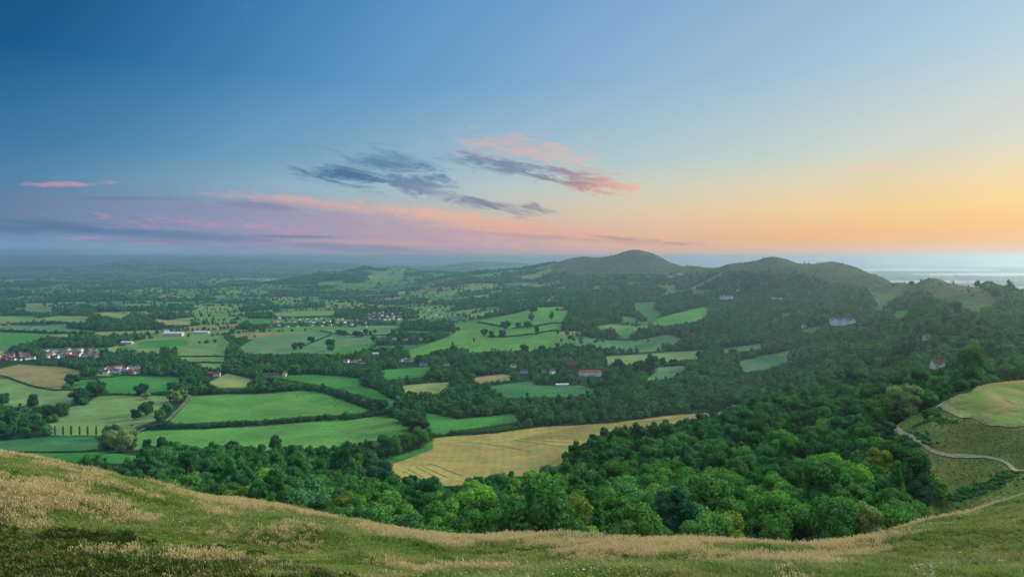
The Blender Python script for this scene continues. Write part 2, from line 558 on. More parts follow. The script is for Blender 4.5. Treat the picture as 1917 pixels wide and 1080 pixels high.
def leaf_material(name, stops, use_object_color=False, transl=0.22):
    """foliage: tone per plant (instance random or object colour), small variation per leaf clump"""
    m, g = mat(name)
    oi = g.n('ShaderNodeObjectInfo')
    geo = g.n('ShaderNodeNewGeometry')
    if use_object_color:
        base = g.mix(1.0, oi.outputs['Color'], (1.35, 1.17, 1.0), 'MULTIPLY')
    else:
        stand = g.linear(g.noise(geo.outputs['Position'], 0.011, 4, 0.65), 0.28, 0.72)
        base = g.ramp(g.m('ADD', g.m('MULTIPLY', oi.outputs['Random'], 0.55), g.m('MULTIPLY', stand, 0.45)), stops)
    base = g.mix(1.0, base, (1.6, 1.42, 1.2), 'MULTIPLY')
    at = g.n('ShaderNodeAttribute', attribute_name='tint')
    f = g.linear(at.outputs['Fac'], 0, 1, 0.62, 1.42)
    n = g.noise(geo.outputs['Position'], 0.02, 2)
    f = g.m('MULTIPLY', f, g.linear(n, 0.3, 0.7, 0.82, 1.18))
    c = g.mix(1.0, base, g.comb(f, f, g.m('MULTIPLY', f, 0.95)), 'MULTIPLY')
    d = g.n('ShaderNodeBsdfDiffuse')
    g.link(c, d.inputs[0])
    t = g.n('ShaderNodeBsdfTranslucent')
    g.link(g.mix(1.0, c, (1.1, 1.25, 0.6), 'MULTIPLY'), t.inputs[0])
    mx = g.n('ShaderNodeMixShader')
    mx.inputs[0].default_value = transl
    g.link(d.outputs[0], mx.inputs[1])
    g.link(t.outputs[0], mx.inputs[2])
    finish(g, mx.outputs[0])
    return m


TONES = {
    'dark teal': (0.016, 0.068, 0.046),
    'dark green': (0.022, 0.088, 0.036),
    'deep green': (0.032, 0.120, 0.042),
    'mid green': (0.045, 0.160, 0.048),
    'bluish green': (0.038, 0.145, 0.078),
    'fresh green': (0.070, 0.205, 0.045),
    'bright green': (0.078, 0.220, 0.042),
    'olive': (0.080, 0.150, 0.036),
    'yellow-green': (0.105, 0.200, 0.034),
    'grey-green': (0.110, 0.200, 0.110),
}
TN = list(TONES)
M_leaf = leaf_material('leaves', None, True)
M_wood = leaf_material('woodland_leaves', [(0.0, TONES['dark teal']), (0.2, TONES['dark green']), (0.4, TONES['deep green']),
                                           (0.55, TONES['mid green']), (0.68, TONES['bluish green']), (0.8, TONES['fresh green']),
                                           (0.92, TONES['olive']), (1.0, TONES['bright green'])])
M_bark = simple('bark', (0.06, 0.05, 0.04), 0.3, 3.0)
M_white = simple('white_render', (0.82, 0.82, 0.80), 0.04, 0.5)
M_cream = simple('cream_render', (0.62, 0.58, 0.48), 0.06, 0.5)
M_brick = simple('red_brick', (0.26, 0.11, 0.08), 0.2, 2.0)
M_stone = simple('grey_stone', (0.30, 0.29, 0.26), 0.2, 1.0)
M_slate = simple('slate', (0.09, 0.10, 0.12), 0.15, 1.0)
M_tile = simple('clay_tile', (0.27, 0.10, 0.07), 0.2, 1.0)
M_brownroof = simple('brown_tile', (0.13, 0.075, 0.055), 0.2, 1.0)
M_tin = simple('pale_sheet_metal', (0.50, 0.54, 0.56), 0.06, 0.3)
M_glass = simple('window_glass', (0.02, 0.03, 0.035), 0.1, 1.0, 0.5, 0.15)
M_timber = simple('dark_timber', (0.05, 0.035, 0.03), 0.2, 2.0)
M_path = simple('trodden_earth', (0.24, 0.25, 0.15), 0.3, 0.8)
M_track = simple('grassy_track', (0.16, 0.20, 0.08), 0.25, 0.7)
M_lane = simple('lane_tarmac', (0.15, 0.155, 0.13), 0.2, 0.3)
M_swath = simple('bare_swath', (0.115, 0.135, 0.055), 0.25, 0.2)
M_black = simple('black_hide', (0.02, 0.018, 0.016), 0.2, 5.0)
M_fleece = simple('pale_fleece', (0.55, 0.52, 0.45), 0.1, 5.0)


# ------------------------------------------------------------------ mesh helpers
def mesh_from(name, verts, faces, mats, tint=None, midx=None, smooth=False):
    """verts (n,3) array, faces (m,4) or (m,3) array"""
    me = bpy.data.meshes.new(name)
    v = np.asarray(verts, np.float32)
    f = np.asarray(faces, np.int32)
    me.vertices.add(len(v))
    me.vertices.foreach_set('co', v.ravel())
    me.loops.add(f.size)
    me.loops.foreach_set('vertex_index', f.ravel())
    me.polygons.add(len(f))
    me.polygons.foreach_set('loop_start', np.arange(0, f.size, f.shape[1], dtype=np.int32))
    for m in mats:
        me.materials.append(m)
    if midx is not None:
        me.polygons.foreach_set('material_index', np.asarray(midx, np.int32))
    if smooth:
        me.polygons.foreach_set('use_smooth', np.ones(len(f), bool))
    if tint is not None:
        a = me.attributes.new('tint', 'FLOAT', 'FACE')
        a.data.foreach_set('value', np.asarray(tint, np.float32))
    me.update(calc_edges=True)
    return me


def link(name, data, parent=None, loc=None, rot=None, scale=None):
    o = bpy.data.objects.new(name, data)
    COL.objects.link(o)
    if parent is not None:
        o.parent = parent
    if loc is not None:
        o.location = loc
    if rot is not None:
        o.rotation_euler = (0, 0, rot)
    if scale is not None:
        o.scale = scale if hasattr(scale, '__len__') else (scale,) * 3
    return o


def tag(o, label=None, cat=None, group=None, kind=None):
    if label:
        o['label'] = label
    if cat:
        o['category'] = cat
    if group:
        o['group'] = group
    if kind:
        o['kind'] = kind
    return o


def rand_dirs(rng, n, zmin=-1.0):
    z = rng.uniform(zmin, 1, n)
    a = rng.uniform(0, 2 * math.pi, n)
    r = np.sqrt(1 - z * z)
    return np.stack([r * np.cos(a), r * np.sin(a), z], -1)


def leaf_quads(rng, pos, nrm, size, jit=0.55):
    """one small quad per position, roughly facing nrm"""
    n = len(pos)
    nn = nrm + rng.normal(0, jit, (n, 3))
    nn /= np.linalg.norm(nn, axis=1)[:, None] + 1e-9
    a = np.cross(nn, rng.normal(0, 1, (n, 3)))
    a /= np.linalg.norm(a, axis=1)[:, None] + 1e-9
    b = np.cross(nn, a)
    s = (size * rng.uniform(0.6, 1.4, n))[:, None] if np.isscalar(size) else (size * rng.uniform(0.6, 1.4, n))[:, None]
    asp = rng.uniform(0.6, 1.0, n)[:, None]
    v = np.stack([pos - a * s, pos - b * s * asp, pos + a * s, pos + b * s * asp], 1).reshape(-1, 3)
    f = np.arange(4 * n).reshape(-1, 4)
    return v, f


def ico(sub):
    import bmesh
    bm = bmesh.new()
    bmesh.ops.create_icosphere(bm, subdivisions=sub, radius=1)
    v = np.array([p.co[:] for p in bm.verts])
    f = np.array([[q.index for q in p.verts] for p in bm.faces])
    bm.free()
    return v, f


ICO1 = ico(1)
ICO2 = ico(2)


def crown(seed, form='round', nleaf=2400, leaf=0.05, lobes=12, core=2):
    lobes = int(lobes * 1.5)
    """foliage of unit radius, base at z=0; lobed dome of leaf clumps over rough inner clumps"""
    rng = np.random.default_rng(seed)
    if form == 'round':
        H, R = 1.75, 1.0
    elif form == 'tall':
        H, R = 2.5, 0.9
    elif form == 'column':
        H, R = 6.0, 0.7
    elif form == 'bush':
        H, R = 1.15, 1.0
    elif form == 'spire':
        H, R = 3.2, 0.9
    cs, rs = [], []
    for i in range(lobes):
        for _ in range(30):
            t = rng.uniform(0.12, 0.95)
            if form == 'spire':
                w = 1.0 - t * 0.9
            elif form == 'column':
                w = math.sin(math.pi * min(1, max(0.1, t * 0.9 + 0.12))) ** 0.5
            else:
                w = math.sqrt(max(0.02, 1 - (2 * t - 0.85) ** 2 / 1.35 ** 2 * 1.15))
                w = min(w, 0.45 + 1.4 * t)
            a = rng.uniform(0, 2 * math.pi)
            q = rng.uniform(0.30, 0.86) if form != 'column' else rng.uniform(0, 0.45)
            c = np.array([math.cos(a) * q * w * R, math.sin(a) * q * w * R, t * H * 0.86 + 0.1])
            if all(np.linalg.norm(c - d) > 0.27 * R for d in cs):
                break
        cs.append(c)
        rs.append(R * rng.uniform(0.20, 0.48) * (0.75 if form in ('column', 'spire') else 1) * (0.6 + 0.4 * w))
    if form in ('spire', 'column'):
        for t in (0.12, 0.28, 0.44, 0.6, 0.75, 0.88):
            cs.append(np.array([0, 0, t * H]))
            rs.append(R * (0.62 * (1.05 - t) + 0.12 if form == 'spire' else 0.5 * math.sin(math.pi * min(0.92, t * 0.8 + 0.2)) ** 0.5 + 0.12))
    # a central mass ties the lobes together
    if form in ('round', 'tall', 'bush'):
        cs.append(np.array([0, 0, H * 0.5]))
        rs.append(R * 0.60)
    cs, rs = np.array(cs), np.array(rs)
    V, Fc, T = [], [], []
    off = 0
    cv, cf = ICO2 if core == 2 else ICO1
    for c, r in zip(cs, rs):
        k = 0.84 + 0.16 * np.array([mnoise.noise(Vector(p * 2.3 + c * 3)) for p in cv])
        v = cv * (r * k)[:, None] + c
        v[:, 2] = np.maximum(v[:, 2], 0.03)
        V.append(v)
        f = np.concatenate([cf, cf[:, 2:3]], 1)       # placeholder, re-made as triangles below
        Fc.append(cf + off)
        off += len(v)
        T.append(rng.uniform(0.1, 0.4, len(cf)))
    tv, tf, tt = np.concatenate(V), np.concatenate(Fc), np.concatenate(T)
    # leaves over the lobes
    w = rs ** 2
    idx = rng.choice(len(cs), nleaf * 2, p=w / w.sum())
    d = rand_dirs(rng, nleaf * 2, -0.75)
    p = cs[idx] + d * (rs[idx] * rng.uniform(0.88, 1.12, nleaf * 2))[:, None]
    # drop leaves buried in other lobes
    dist = np.linalg.norm(p[:, None] - cs[None], axis=2) / rs[None]
    dist[np.arange(len(p)), idx] = 9
    ok = (dist.min(1) > 0.86) & (p[:, 2] > 0.02)
    p, d, idx = p[ok][:nleaf], d[ok][:nleaf], idx[ok][:nleaf]
    lv, lf = leaf_quads(rng, p, d, leaf)
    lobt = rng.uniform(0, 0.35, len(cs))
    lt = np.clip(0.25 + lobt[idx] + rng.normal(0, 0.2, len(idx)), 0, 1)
    q = lf + len(tv)
    tri = np.concatenate([tf, q[:, [0, 1, 2]], q[:, [0, 2, 3]]])
    tint = np.concatenate([tt, lt, lt])
    return np.concatenate([tv, lv]), tri, tint


def trunk_mesh(name, H, r, limbs=4, seed=0, lean=0.05):
    """tapered trunk with limbs reaching into the crown"""
    rng = np.random.default_rng(seed)
    V, Fc = [], []

    def tube(pts, rad, n=6):
        base = sum(len(v) for v in V)
        rings = []
        for p, rr in zip(pts, rad):
            a = np.arange(n) / n * 2 * math.pi
            rings.append(np.stack([p[0] + np.cos(a) * rr, p[1] + np.sin(a) * rr, np.full(n, p[2])], -1))
        V.append(np.concatenate(rings))
        for i in range(len(pts) - 1):
            for k in range(n):
                k2 = (k + 1) % n
                Fc.append([base + i * n + k, base + i * n + k2, base + (i + 1) * n + k2, base + (i + 1) * n + k])
    tube([(0, 0, -0.6), (0, 0, 0.1), (lean * H * 0.5, 0, H * 0.5), (lean * H, 0, H)], [r * 1.4, r * 1.15, r * 0.8, r * 0.35])
    for i in range(limbs):
        a = rng.uniform(0, 6.28)
        z0 = H * rng.uniform(0.45, 0.75)
        L = H * rng.uniform(0.35, 0.5)
        tube([(lean * z0, 0, z0), (lean * z0 + math.cos(a) * L * 0.5, math.sin(a) * L * 0.5, z0 + L * 0.45),
              (lean * z0 + math.cos(a) * L * 0.8, math.sin(a) * L * 0.8, z0 + L * 0.9)], [r * 0.5, r * 0.32, r * 0.15], 5)
    return mesh_from(name, np.concatenate(V), np.array(Fc), [M_bark])


# ------------------------------------------------------------------ land use, traced as closed outlines on the ground
G1 = (0.044, 0.185, 0.042)     # rich pasture
G2 = (0.080, 0.225, 0.052)     # lighter pasture
G3 = (0.130, 0.225, 0.078)     # pale grass
TL = (0.044, 0.150, 0.058)     # teal arable
TL2 = (0.084, 0.184, 0.084)    # pale teal arable
TAN = (0.200, 0.190, 0.085)
YEL = (0.245, 0.228, 0.074)
OLV = (0.190, 0.250, 0.085)
FIELDS = [
    (TAN, [(-60, 690), (0, 690), (35, 682), (115, 687), (160, 696), (122, 716), (112, 729), (62, 722), (15, 706), (-60, 702)]),
    (G3, [(-80, 703), (15, 709), (62, 725), (100, 731), (135, 731), (137, 752), (130, 760), (42, 761), (-80, 757)]),
    (G1, [(118, 722), (145, 710), (185, 706), (215, 702), (275, 704), (335, 706), (342, 715), (310, 732), (265, 736), (207, 737), (195, 726), (150, 729)]),
    (G3, [(130, 762), (165, 753), (185, 741), (250, 739), (310, 741), (325, 746), (290, 788), (250, 800), (225, 806), (190, 815), (95, 815), (88, 797), (80, 788), (130, 777)]),
    (TL, [(-80, 832), (37, 820), (95, 817), (175, 817), (185, 825), (185, 840), (150, 843), (37, 845), (-80, 846)]),
    (G1, [(0, 848), (175, 846), (230, 850), (300, 857), (390, 862), (420, 868), (300, 868), (130, 866), (110, 872), (50, 860), (-20, 852)]),
    (G2, [(357, 742), (420, 738), (480, 738), (570, 731), (592, 732), (620, 741), (655, 753), (692, 768), (680, 773), (640, 776), (560, 780), (487, 787), (385, 790), (325, 794), (311, 794), (340, 765)]),
    (G2, [(255, 811), (277, 805), (475, 799), (562, 791), (640, 783), (705, 780), (740, 783), (765, 797), (768, 812), (712, 822), (640, 837), (562, 843), (530, 846), (480, 846), (450, 843), (425, 840), (375, 838), (325, 834), (287, 836), (252, 842)]),
    (G1, [(485, 704), (587, 701), (672, 708), (674, 722), (705, 731), (747, 757), (720, 767), (715, 750), (655, 735), (610, 722), (567, 716), (507, 707)]),
    (G1, [(795, 772), (855, 785), (955, 776), (985, 783), (960, 791), (850, 806), (825, 815), (808, 817), (803, 800), (797, 785)]),
    (YEL, [(812, 820), (850, 816), (960, 806), (1015, 799), (1135, 793), (1260, 777), (1310, 774), (1400, 768), (1400, 775), (1340, 781), (1302, 787), (1247, 798), (1185, 806),
           (1132, 813), (1090, 831), (1070, 840), (1060, 862), (1032, 878), (1005, 890), (960, 892), (880, 905), (815, 915), (802, 926), (785, 912), (742, 903), (728, 880), (735, 868), (812, 840)]),
    (G1, [(700, 868), (735, 866), (795, 845), (810, 840), (812, 822), (790, 838), (740, 855), (700, 860)]),
    (G1, [(655, 890), (700, 878), (728, 882), (735, 900), (700, 905), (655, 900)]),
    (G1, [(709, 702), (720, 692), (812, 686), (802, 697), (795, 706), (760, 707), (725, 711)]),
    (OLV, [(754, 722), (805, 717), (850, 715), (836, 722), (832, 738), (787, 736), (757, 736)]),
    (TL, [(915, 723), (960, 717), (992, 714), (1002, 721), (1085, 721), (1120, 730), (1110, 738), (1060, 742), (960, 744), (942, 743)]),
    (TAN, [(880, 708), (940, 700), (958, 704), (958, 713), (905, 720)]),
    (G3, [(1132, 667), (1205, 663), (1232, 660), (1317, 656), (1305, 672), (1235, 678), (1200, 682), (1135, 682)]),
    (TL2, [(1232, 686), (1292, 683), (1270, 700), (1255, 708), (1205, 712), (1225, 698)]),
    (TL2, [(1370, 677), (1440, 667), (1475, 664), (1478, 676), (1440, 690), (1395, 697), (1383, 684)]),
    (TL2, [(1345, 654), (1425, 643), (1432, 650), (1400, 657), (1350, 661)]),
    (G2, [(960, 588), (1007, 576), (1050, 574), (1066, 582), (1052, 607), (1042, 622), (1027, 650), (1000, 655), (960, 657), (870, 660), (902, 645), (900, 630), (855, 645), (807, 660), (780, 668), (767, 670), (765, 656),
          (812, 640), (890, 612), (897, 600)]),
    (TL, [(1187, 567), (1230, 564), (1222, 577), (1242, 587), (1215, 603), (1205, 590), (1190, 581)]),
    (G2, [(1210, 607), (1235, 595), (1272, 585), (1320, 574), (1328, 582), (1317, 597), (1290, 604), (1240, 610)]),
    (TL, [(1152, 622), (1175, 614), (1192, 620), (1172, 635)]),
    (TL, [(1185, 646), (1225, 641), (1225, 649), (1197, 655)]),
    (TL, [(1415, 668), (1437, 664), (1469, 667), (1462, 680), (1437, 681)]),
    (TL2, [(448, 650), (465, 640), (480, 632), (605, 618), (685, 610), (755, 609), (725, 625), (710, 632), (695, 645), (662, 658), (630, 664), (560, 660), (517, 664), (448, 660)]),
    (G1, [(615, 664), (640, 652), (690, 643), (708, 640), (690, 652), (655, 662)]),
    (G3, [(507, 586), (587, 582), (630, 582), (625, 590), (555, 592), (520, 592)]),
    (G1, [(455, 598), (480, 596), (512, 596), (508, 606), (475, 607)]),
    (G3, [(330, 665), (345, 652), (420, 652), (422, 672), (418, 691), (390, 690), (360, 678), (333, 671)]),
    (OLV, [(390, 716), (425, 699), (470, 709), (462, 726), (410, 726)]),
    (TL2, [(-60, 610), (0, 608), (70, 610), (180, 620), (175, 625), (95, 625), (60, 622), (0, 620), (-60, 620)]),
    (G1, [(-60, 628), (0, 627), (90, 625), (82, 633), (25, 646), (0, 648), (-60, 650)]),
    (G3, [(-60, 590), (0, 592), (75, 596), (115, 590), (165, 595), (160, 605), (100, 600), (15, 603), (-60, 603)]),
    (YEL, [(280, 594), (307, 599), (362, 603), (350, 608), (307, 608)]),
    (OLV, [(182, 585), (200, 584), (240, 590), (228, 596), (195, 592)]),
    (TL2, [(212, 570), (300, 569), (297, 576), (225, 577)]),
    (G3, [(355, 572), (430, 574), (425, 577), (365, 577)]),
    (G1, [(257, 639), (350, 634), (352, 648), (287, 650), (255, 645)]),
    (G3, [(247, 652), (302, 651), (297, 660), (262, 660)]),
    (OLV, [(200, 652), (222, 646), (218, 660), (202, 660)]),
    (TL2, [(40, 577), (105, 581), (95, 585), (50, 584)]),
    (OLV, [(-60, 658), (0, 656), (20, 661), (0, 667), (-60, 667)]),
    (OLV, [(182, 698), (210, 697), (205, 703), (180, 703)]),
    (TL2, [(960, 530), (997, 532), (990, 536), (960, 536)]),
    (G3, [(1027, 541), (1060, 536), (1058, 543), (1030, 544)]),
    (TL2, [(960, 547), (1010, 545), (985, 553), (960, 554)]),
    (G3, [(912, 547), (947, 542), (942, 550), (915, 552)]),
    (G3, [(815, 552), (870, 543), (855, 551), (820, 556)]),
    (G3, [(872, 555), (915, 551), (916, 560), (875, 561)]),
    (TL2, [(700, 508), (730, 506), (735, 514), (705, 519)]),
    (TL2, [(740, 508), (758, 507), (756, 524), (735, 524)]),
    (TL2, [(600, 528), (650, 524), (640, 533), (590, 534)]),
    (TL, [(1145, 525), (1180, 522), (1175, 529), (1150, 530)]),
    (G1, [(1500, 618), (1538, 611), (1535, 620), (1512, 624)]),
    (TL, [(1460, 588), (1485, 585), (1482, 592), (1462, 594)]),
    (TL, [(1292, 544), (1335, 541), (1325, 548), (1300, 552)]),
    (G1, [(1672, 583), (1700, 580), (1698, 597), (1675, 598)]),
    (G2, [(1893, 656), (1960, 653), (1960, 663), (1900, 663)]),
]
MOOR = [
    [(1030, 500), (1060, 478), (1110, 470), (1188, 455), (1250, 478), (1300, 498), (1300, 512), (1250, 517), (1180, 515), (1100, 518), (1040, 513)],
    [(1285, 516), (1285, 498), (1330, 490), (1365, 485), (1400, 476), (1455, 470), (1545, 478), (1600, 488), (1672, 522), (1700, 528), (1700, 548), (1660, 550), (1610, 545), (1560, 532), (1500, 518), (1420, 512), (1350, 514)],
    [(1686, 540), (1690, 528), (1720, 528), (1750, 512), (1800, 528), (1850, 545), (1872, 560), (1868, 580), (1840, 590), (1805, 587), (1770, 575), (1730, 556)],
]
# open turf of the hill fort on the right
BANK = [(1640, 870), (1665, 830), (1675, 800), (1690, 785), (1740, 770), (1775, 745), (1815, 735), (1850, 708), (2500, 690), (2500, 1000), (1700, 1000), (1740, 960), (1760, 930),
        (1700, 900), (1650, 905)]
BANK2 = [(1680, 965), (1730, 950), (1775, 915), (1775, 960), (1700, 990)]


def field_of(px, py, Y):
    """index of the outlined field under a point, or -1"""
    r = np.full(np.shape(px), -1)
    ok = (Y > 480)
    for i, (c, poly) in enumerate(FIELDS):
        xs = [p[0] for p in poly]
        ys = [p[1] for p in poly]
        cand = ok & (px > min(xs)) & (px < max(xs)) & (py > min(ys)) & (py < max(ys))
        if cand.any():
            k = np.where(cand)
            m = inpoly(px[k], py[k], poly)
            r[tuple(q[m] for q in k)] = i
    return r


def in_any(px, py, polys):
    r = np.zeros(np.shape(px), bool)
    for p in polys:
        r |= inpoly(px, py, p)
    return r


_h = RNG.random((4, 512, 512))


def patchwork(x, y, size=260.0):
    """irregular farmland cells: id hashes, distance to the nearest boundary in metres"""
    ca, sa = math.cos(0.35), math.sin(0.35)
    u = (x * ca + y * sa) / (size * 1.25)
    v = (-x * sa + y * ca) / (size * 0.85)
    iu, iv = np.floor(u).astype(int), np.floor(v).astype(int)
    d1 = np.full(u.shape, 9.0)
    d2 = np.full(u.shape, 9.0)
    bi = np.zeros(u.shape, int)
    bj = np.zeros(u.shape, int)
    for a in (-1, 0, 1):
        for b in (-1, 0, 1):
            i, j = (iu + a), (iv + b)
            sx = i + 0.12 + 0.76 * _h[0][i & 511, j & 511]
            sy = j + 0.12 + 0.76 * _h[1][i & 511, j & 511]
            d = np.maximum(np.abs(u - sx), np.abs(v - sy)) * 0.6 + 0.4 * np.hypot(u - sx, v - sy)
            nb = d < d1
            d2 = np.where(nb, d1, np.minimum(d2, d))
            bi = np.where(nb, i, bi)
            bj = np.where(nb, j, bj)
            d1 = np.where(nb, d, d1)
    return _h[2][bi & 511, bj & 511], _h[3][bi & 511, bj & 511], (d2 - d1) * size


PAL = np.array([G1, G2, G3, TL, TL2, TL2, G3, TAN, OLV, G2])
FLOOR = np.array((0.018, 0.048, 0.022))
MOORC = np.array((0.105, 0.125, 0.050))
BANKC = np.array((0.070, 0.150, 0.034))
STRAW = np.array((0.30, 0.24, 0.11))
TURF = np.array((0.085, 0.135, 0.028))


def land(x, y, z):
    """class per point: 0 wood floor, 1 field, 2 moor, 3 bank turf, 4 near turf, plus colour and hedge distance"""
    px, py = to_px(x, y, z)
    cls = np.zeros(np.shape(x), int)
    colr = np.tile(FLOOR, np.shape(x) + (1,))
    hd = np.full(np.shape(x), 99.0)
    far = (y > 1950) & ((px < 1050) | (z < 25))
    size = 250.0
    a, b, d = patchwork(x, y, size)
    woodp = np.where(y > 5000, 0.16, np.where(y > 3300, 0.30, 0.5)) + np.where((z > 35) & (y < 12000), 0.22, 0)
    open_ = far & (a > woodp)
    fc = PAL[(b * len(PAL)).astype(int) % len(PAL)]
    fade = np.clip((y - 2500) / 8000, 0, 1)[..., None]
    fc = fc * (0.9 - 0.15 * fade)
    colr = np.where(open_[..., None], fc, colr)
    cls[open_] = 1
    hd = np.where(open_, d, hd)
    k = field_of(px, py, y)
    cls[k >= 0] = 1
    hd[k >= 0] = 99
    fcol = np.array([f[0] for f in FIELDS])
    colr = np.where((k >= 0)[..., None], fcol[np.maximum(k, 0)], colr)
    gl = fbm(x / 210 + 71, y / 300 + 13, 3)
    m = (cls == 0) & (y > 1150) & (y < 5200) & (px > 980) & (gl < -0.36) & (k < 0)
    cls[m] = 1
    colr[m] = np.array((0.085, 0.170, 0.060))
    m = in_any(px, py, MOOR) & (y > 1200) & (k < 0)
    cls[m] = 2
    colr[m] = MOORC
    m = (inpoly(px, py, BANK) | inpoly(px, py, BANK2)) & (y < 440) & (y > 95)
    cls[m] = 3
    colr[m] = BANKC
    m = y <= 135
    cls[m] = 4
    colr[m] = TURF
    return cls, colr, hd, k, px, py


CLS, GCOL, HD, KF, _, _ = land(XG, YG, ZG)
for ax in (0, 1):
    GCOL = (np.roll(GCOL, 1, ax) + 2 * GCOL + np.roll(GCOL, -1, ax)) / 4
# tone variation that belongs to the ground: straw on exposed turf, green in hollows, worn banks
n1 = fbm(XG / 16 + 3, YG / 22 + 8, 4)
n2 = fbm(XG / 5 + 13, YG / 7 + 2, 3)


def straw_mask(x, y):
    px = x / y * F + CX
    yc = np.interp(px, [c[0] for c in CREST], [c[2] for c in CREST])
    edge = np.clip(1 - (yc - y) / 22, 0, 1) ** 1.2
    s = edge * 0.55 + fbm(x / 9 + 3, y / 9 + 8, 4) * 1.25 + fbm(x / 2.5, y / 2.5, 2) * 0.55 + 0.02
    s = s - 0.12 * np.clip((yc - y) / 12, 0, 1) - 0.06 - np.clip((px - 1300) / 500, 0, 1) * 0.30
    return np.clip(s, 0, 1)


sm = straw_mask(XG, np.minimum(YG, 135))
near = CLS == 4
GCOL = np.where(near[..., None], TURF * (1 + 0.3 * n2[..., None]) * (1 - sm[..., None]) + STRAW * sm[..., None], GCOL)
bk = CLS == 3
bs = np.clip(0.35 + n1 * 1.2, 0, 1)[..., None]
GCOL = np.where(bk[..., None], BANKC * (1 - bs) + np.array((0.125, 0.150, 0.045)) * bs, GCOL)
plat = bk & inpoly(PYG * 0 + (XG / YG * F + CX), PYG, [(1765, 755), (1787, 772), (1837, 789), (1900, 798), (2500, 830), (2500, 690), (1850, 705), (1800, 735)])
ps = np.clip(0.5 + fbm(XG / 9, YG / 9, 3) * 1.4, 0, 1)[..., None]
GCOL = np.where(plat[..., None], np.array((0.11, 0.20, 0.045)) * (1 - ps) + np.array((0.21, 0.215, 0.085)) * ps, GCOL)
mo = CLS == 2
ms = np.clip(0.4 + fbm(XG / 90, YG / 90, 4) * 1.6, 0, 1)[..., None]
GCOL = np.where(mo[..., None], np.array((0.042, 0.080, 0.038)) * (1 - ms) + np.array((0.082, 0.102, 0.046)) * ms, GCOL)


def ground_material(name, near=False):
    m, g = mat(name)
    at = g.n('ShaderNodeAttribute', attribute_name='land')
    geo = g.n('ShaderNodeNewGeometry')
    pos = geo.outputs['Position']
    big = g.noise(pos, 0.012, 5, 0.65, 0.5)
    mp = g.n('ShaderNodeMapping')
    g.link(pos, mp.inputs[0])
    mp.inputs['Rotation'].default_value = (0, 0, 0.25)
    mp.inputs['Scale'].default_value = (0.03, 0.3, 0.3)
    streak = g.noise(mp.outputs[0], 1.0, 3, 0.6)
    fine = g.noise(pos, 2.2 if near else 0.35, 4, 0.65)
    mow = g.n('ShaderNodeTexWave')
    mow.inputs['Scale'].default_value = 0.028
    mow.inputs['Distortion'].default_value = 2.5
    mow.inputs['Detail Scale'].default_value = 0.4
    g.link(pos, mow.inputs['Vector'])
    f = g.m('MULTIPLY', g.linear(big, 0.25, 0.75, 0.70, 1.30), g.linear(streak, 0.3, 0.7, 0.84, 1.16))
    f = g.m('MULTIPLY', f, g.linear(mow.outputs['Fac'], 0, 1, 0.96, 1.04))
    patch = g.noise(pos, 0.05, 3, 0.6, 1.0)
    f = g.m('MULTIPLY', f, g.linear(fine, 0.3, 0.7, 0.80, 1.20))
    c = g.mix(1.0, at.outputs['Color'], g.comb(g.m('MULTIPLY', f, g.linear(patch, 0.3, 0.7, 0.80, 1.30)), f, g.m('MULTIPLY', f, g.linear(big, 0.3, 0.7, 1.1, 0.9))), 'MULTIPLY')
    d = g.n('ShaderNodeBsdfDiffuse')
    g.link(c, d.inputs[0])
    if near:
        bp = g.n('ShaderNodeBump')
        bp.inputs['Strength'].default_value = 0.7
        bp.inputs['Distance'].default_value = 0.3
        g.link(g.noise(pos, 1.4, 5, 0.7), bp.inputs['Height'])
        g.link(bp.outputs[0], d.inputs['Normal'])
    finish(g, d.outputs[0])
    return m


def ground_part(name, facemask, material, kind='structure'):
    idx = np.arange(NS * NPX).reshape(NS, NPX)
    i = idx[:-1, :-1][facemask]
    q = np.stack([i, i + 1, i + NPX + 1, i + NPX], -1)
    used, inv = np.unique(q.ravel(), return_inverse=True)
    co = np.stack([XG.ravel()[used], YG.ravel()[used], ZG.ravel()[used]], -1)
    me = mesh_from(name, co, inv.reshape(-1, 4), [material], smooth=True)
    ca = me.attributes.new('land', 'FLOAT_COLOR', 'POINT')
    c4 = np.ones((len(used), 4), np.float32)
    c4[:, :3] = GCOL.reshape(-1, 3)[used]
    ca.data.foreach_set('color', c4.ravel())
    o = link(name, me)
    o['kind'] = kind
    return o


fy = YG[:-1, :-1]
fz = ZG[:-1, :-1]
fpx = XG[:-1, :-1] / fy * F + CX
hill = (fz > 45) & (fy > 1450)
nearm = fy < 132
bankm = (fy >= 132) & (fy < 460) & (fpx > 1560)
MG_near = ground_material('hillside_turf', True)
MG_far = ground_material('farmland', False)
MG_bank = ground_material('fort_turf', True)
ground_part('hillside', nearm, MG_near)
ground_part('terraced_bank', bankm, MG_bank)
ground_part('hills', hill & ~bankm, MG_far)
ground_part('ground', ~(nearm | bankm | hill), MG_far)

# ------------------------------------------------------------------ haze: even air over everything
hz, g = mat('haze_air')
pv = g.n('ShaderNodeVolumePrincipled')
pv.inputs['Color'].default_value = HAZE_COL
pv.inputs['Density'].default_value = HAZE_D
pv.inputs['Anisotropy'].default_value = 0.78
out = g.n('ShaderNodeOutputMaterial')
g.link(pv.outputs[0], out.inputs['Volume'])
bx0, bx1, by0, by1, bz0, bz1 = -62000, 74000, -400, 61500, -620, 352
bv = [(x, y, z) for z in (bz0, bz1) for y in (by0, by1) for x in (bx0, bx1)]
bf = [(0, 2, 3, 1), (4, 5, 7, 6), (0, 1, 5, 4), (2, 6, 7, 3), (0, 4, 6, 2), (1, 3, 7, 5)]
hb = link('haze', mesh_from('haze', bv, bf, [hz]))
tag(hb, 'pale blue morning haze lying over the whole valley', 'haze', kind='stuff')

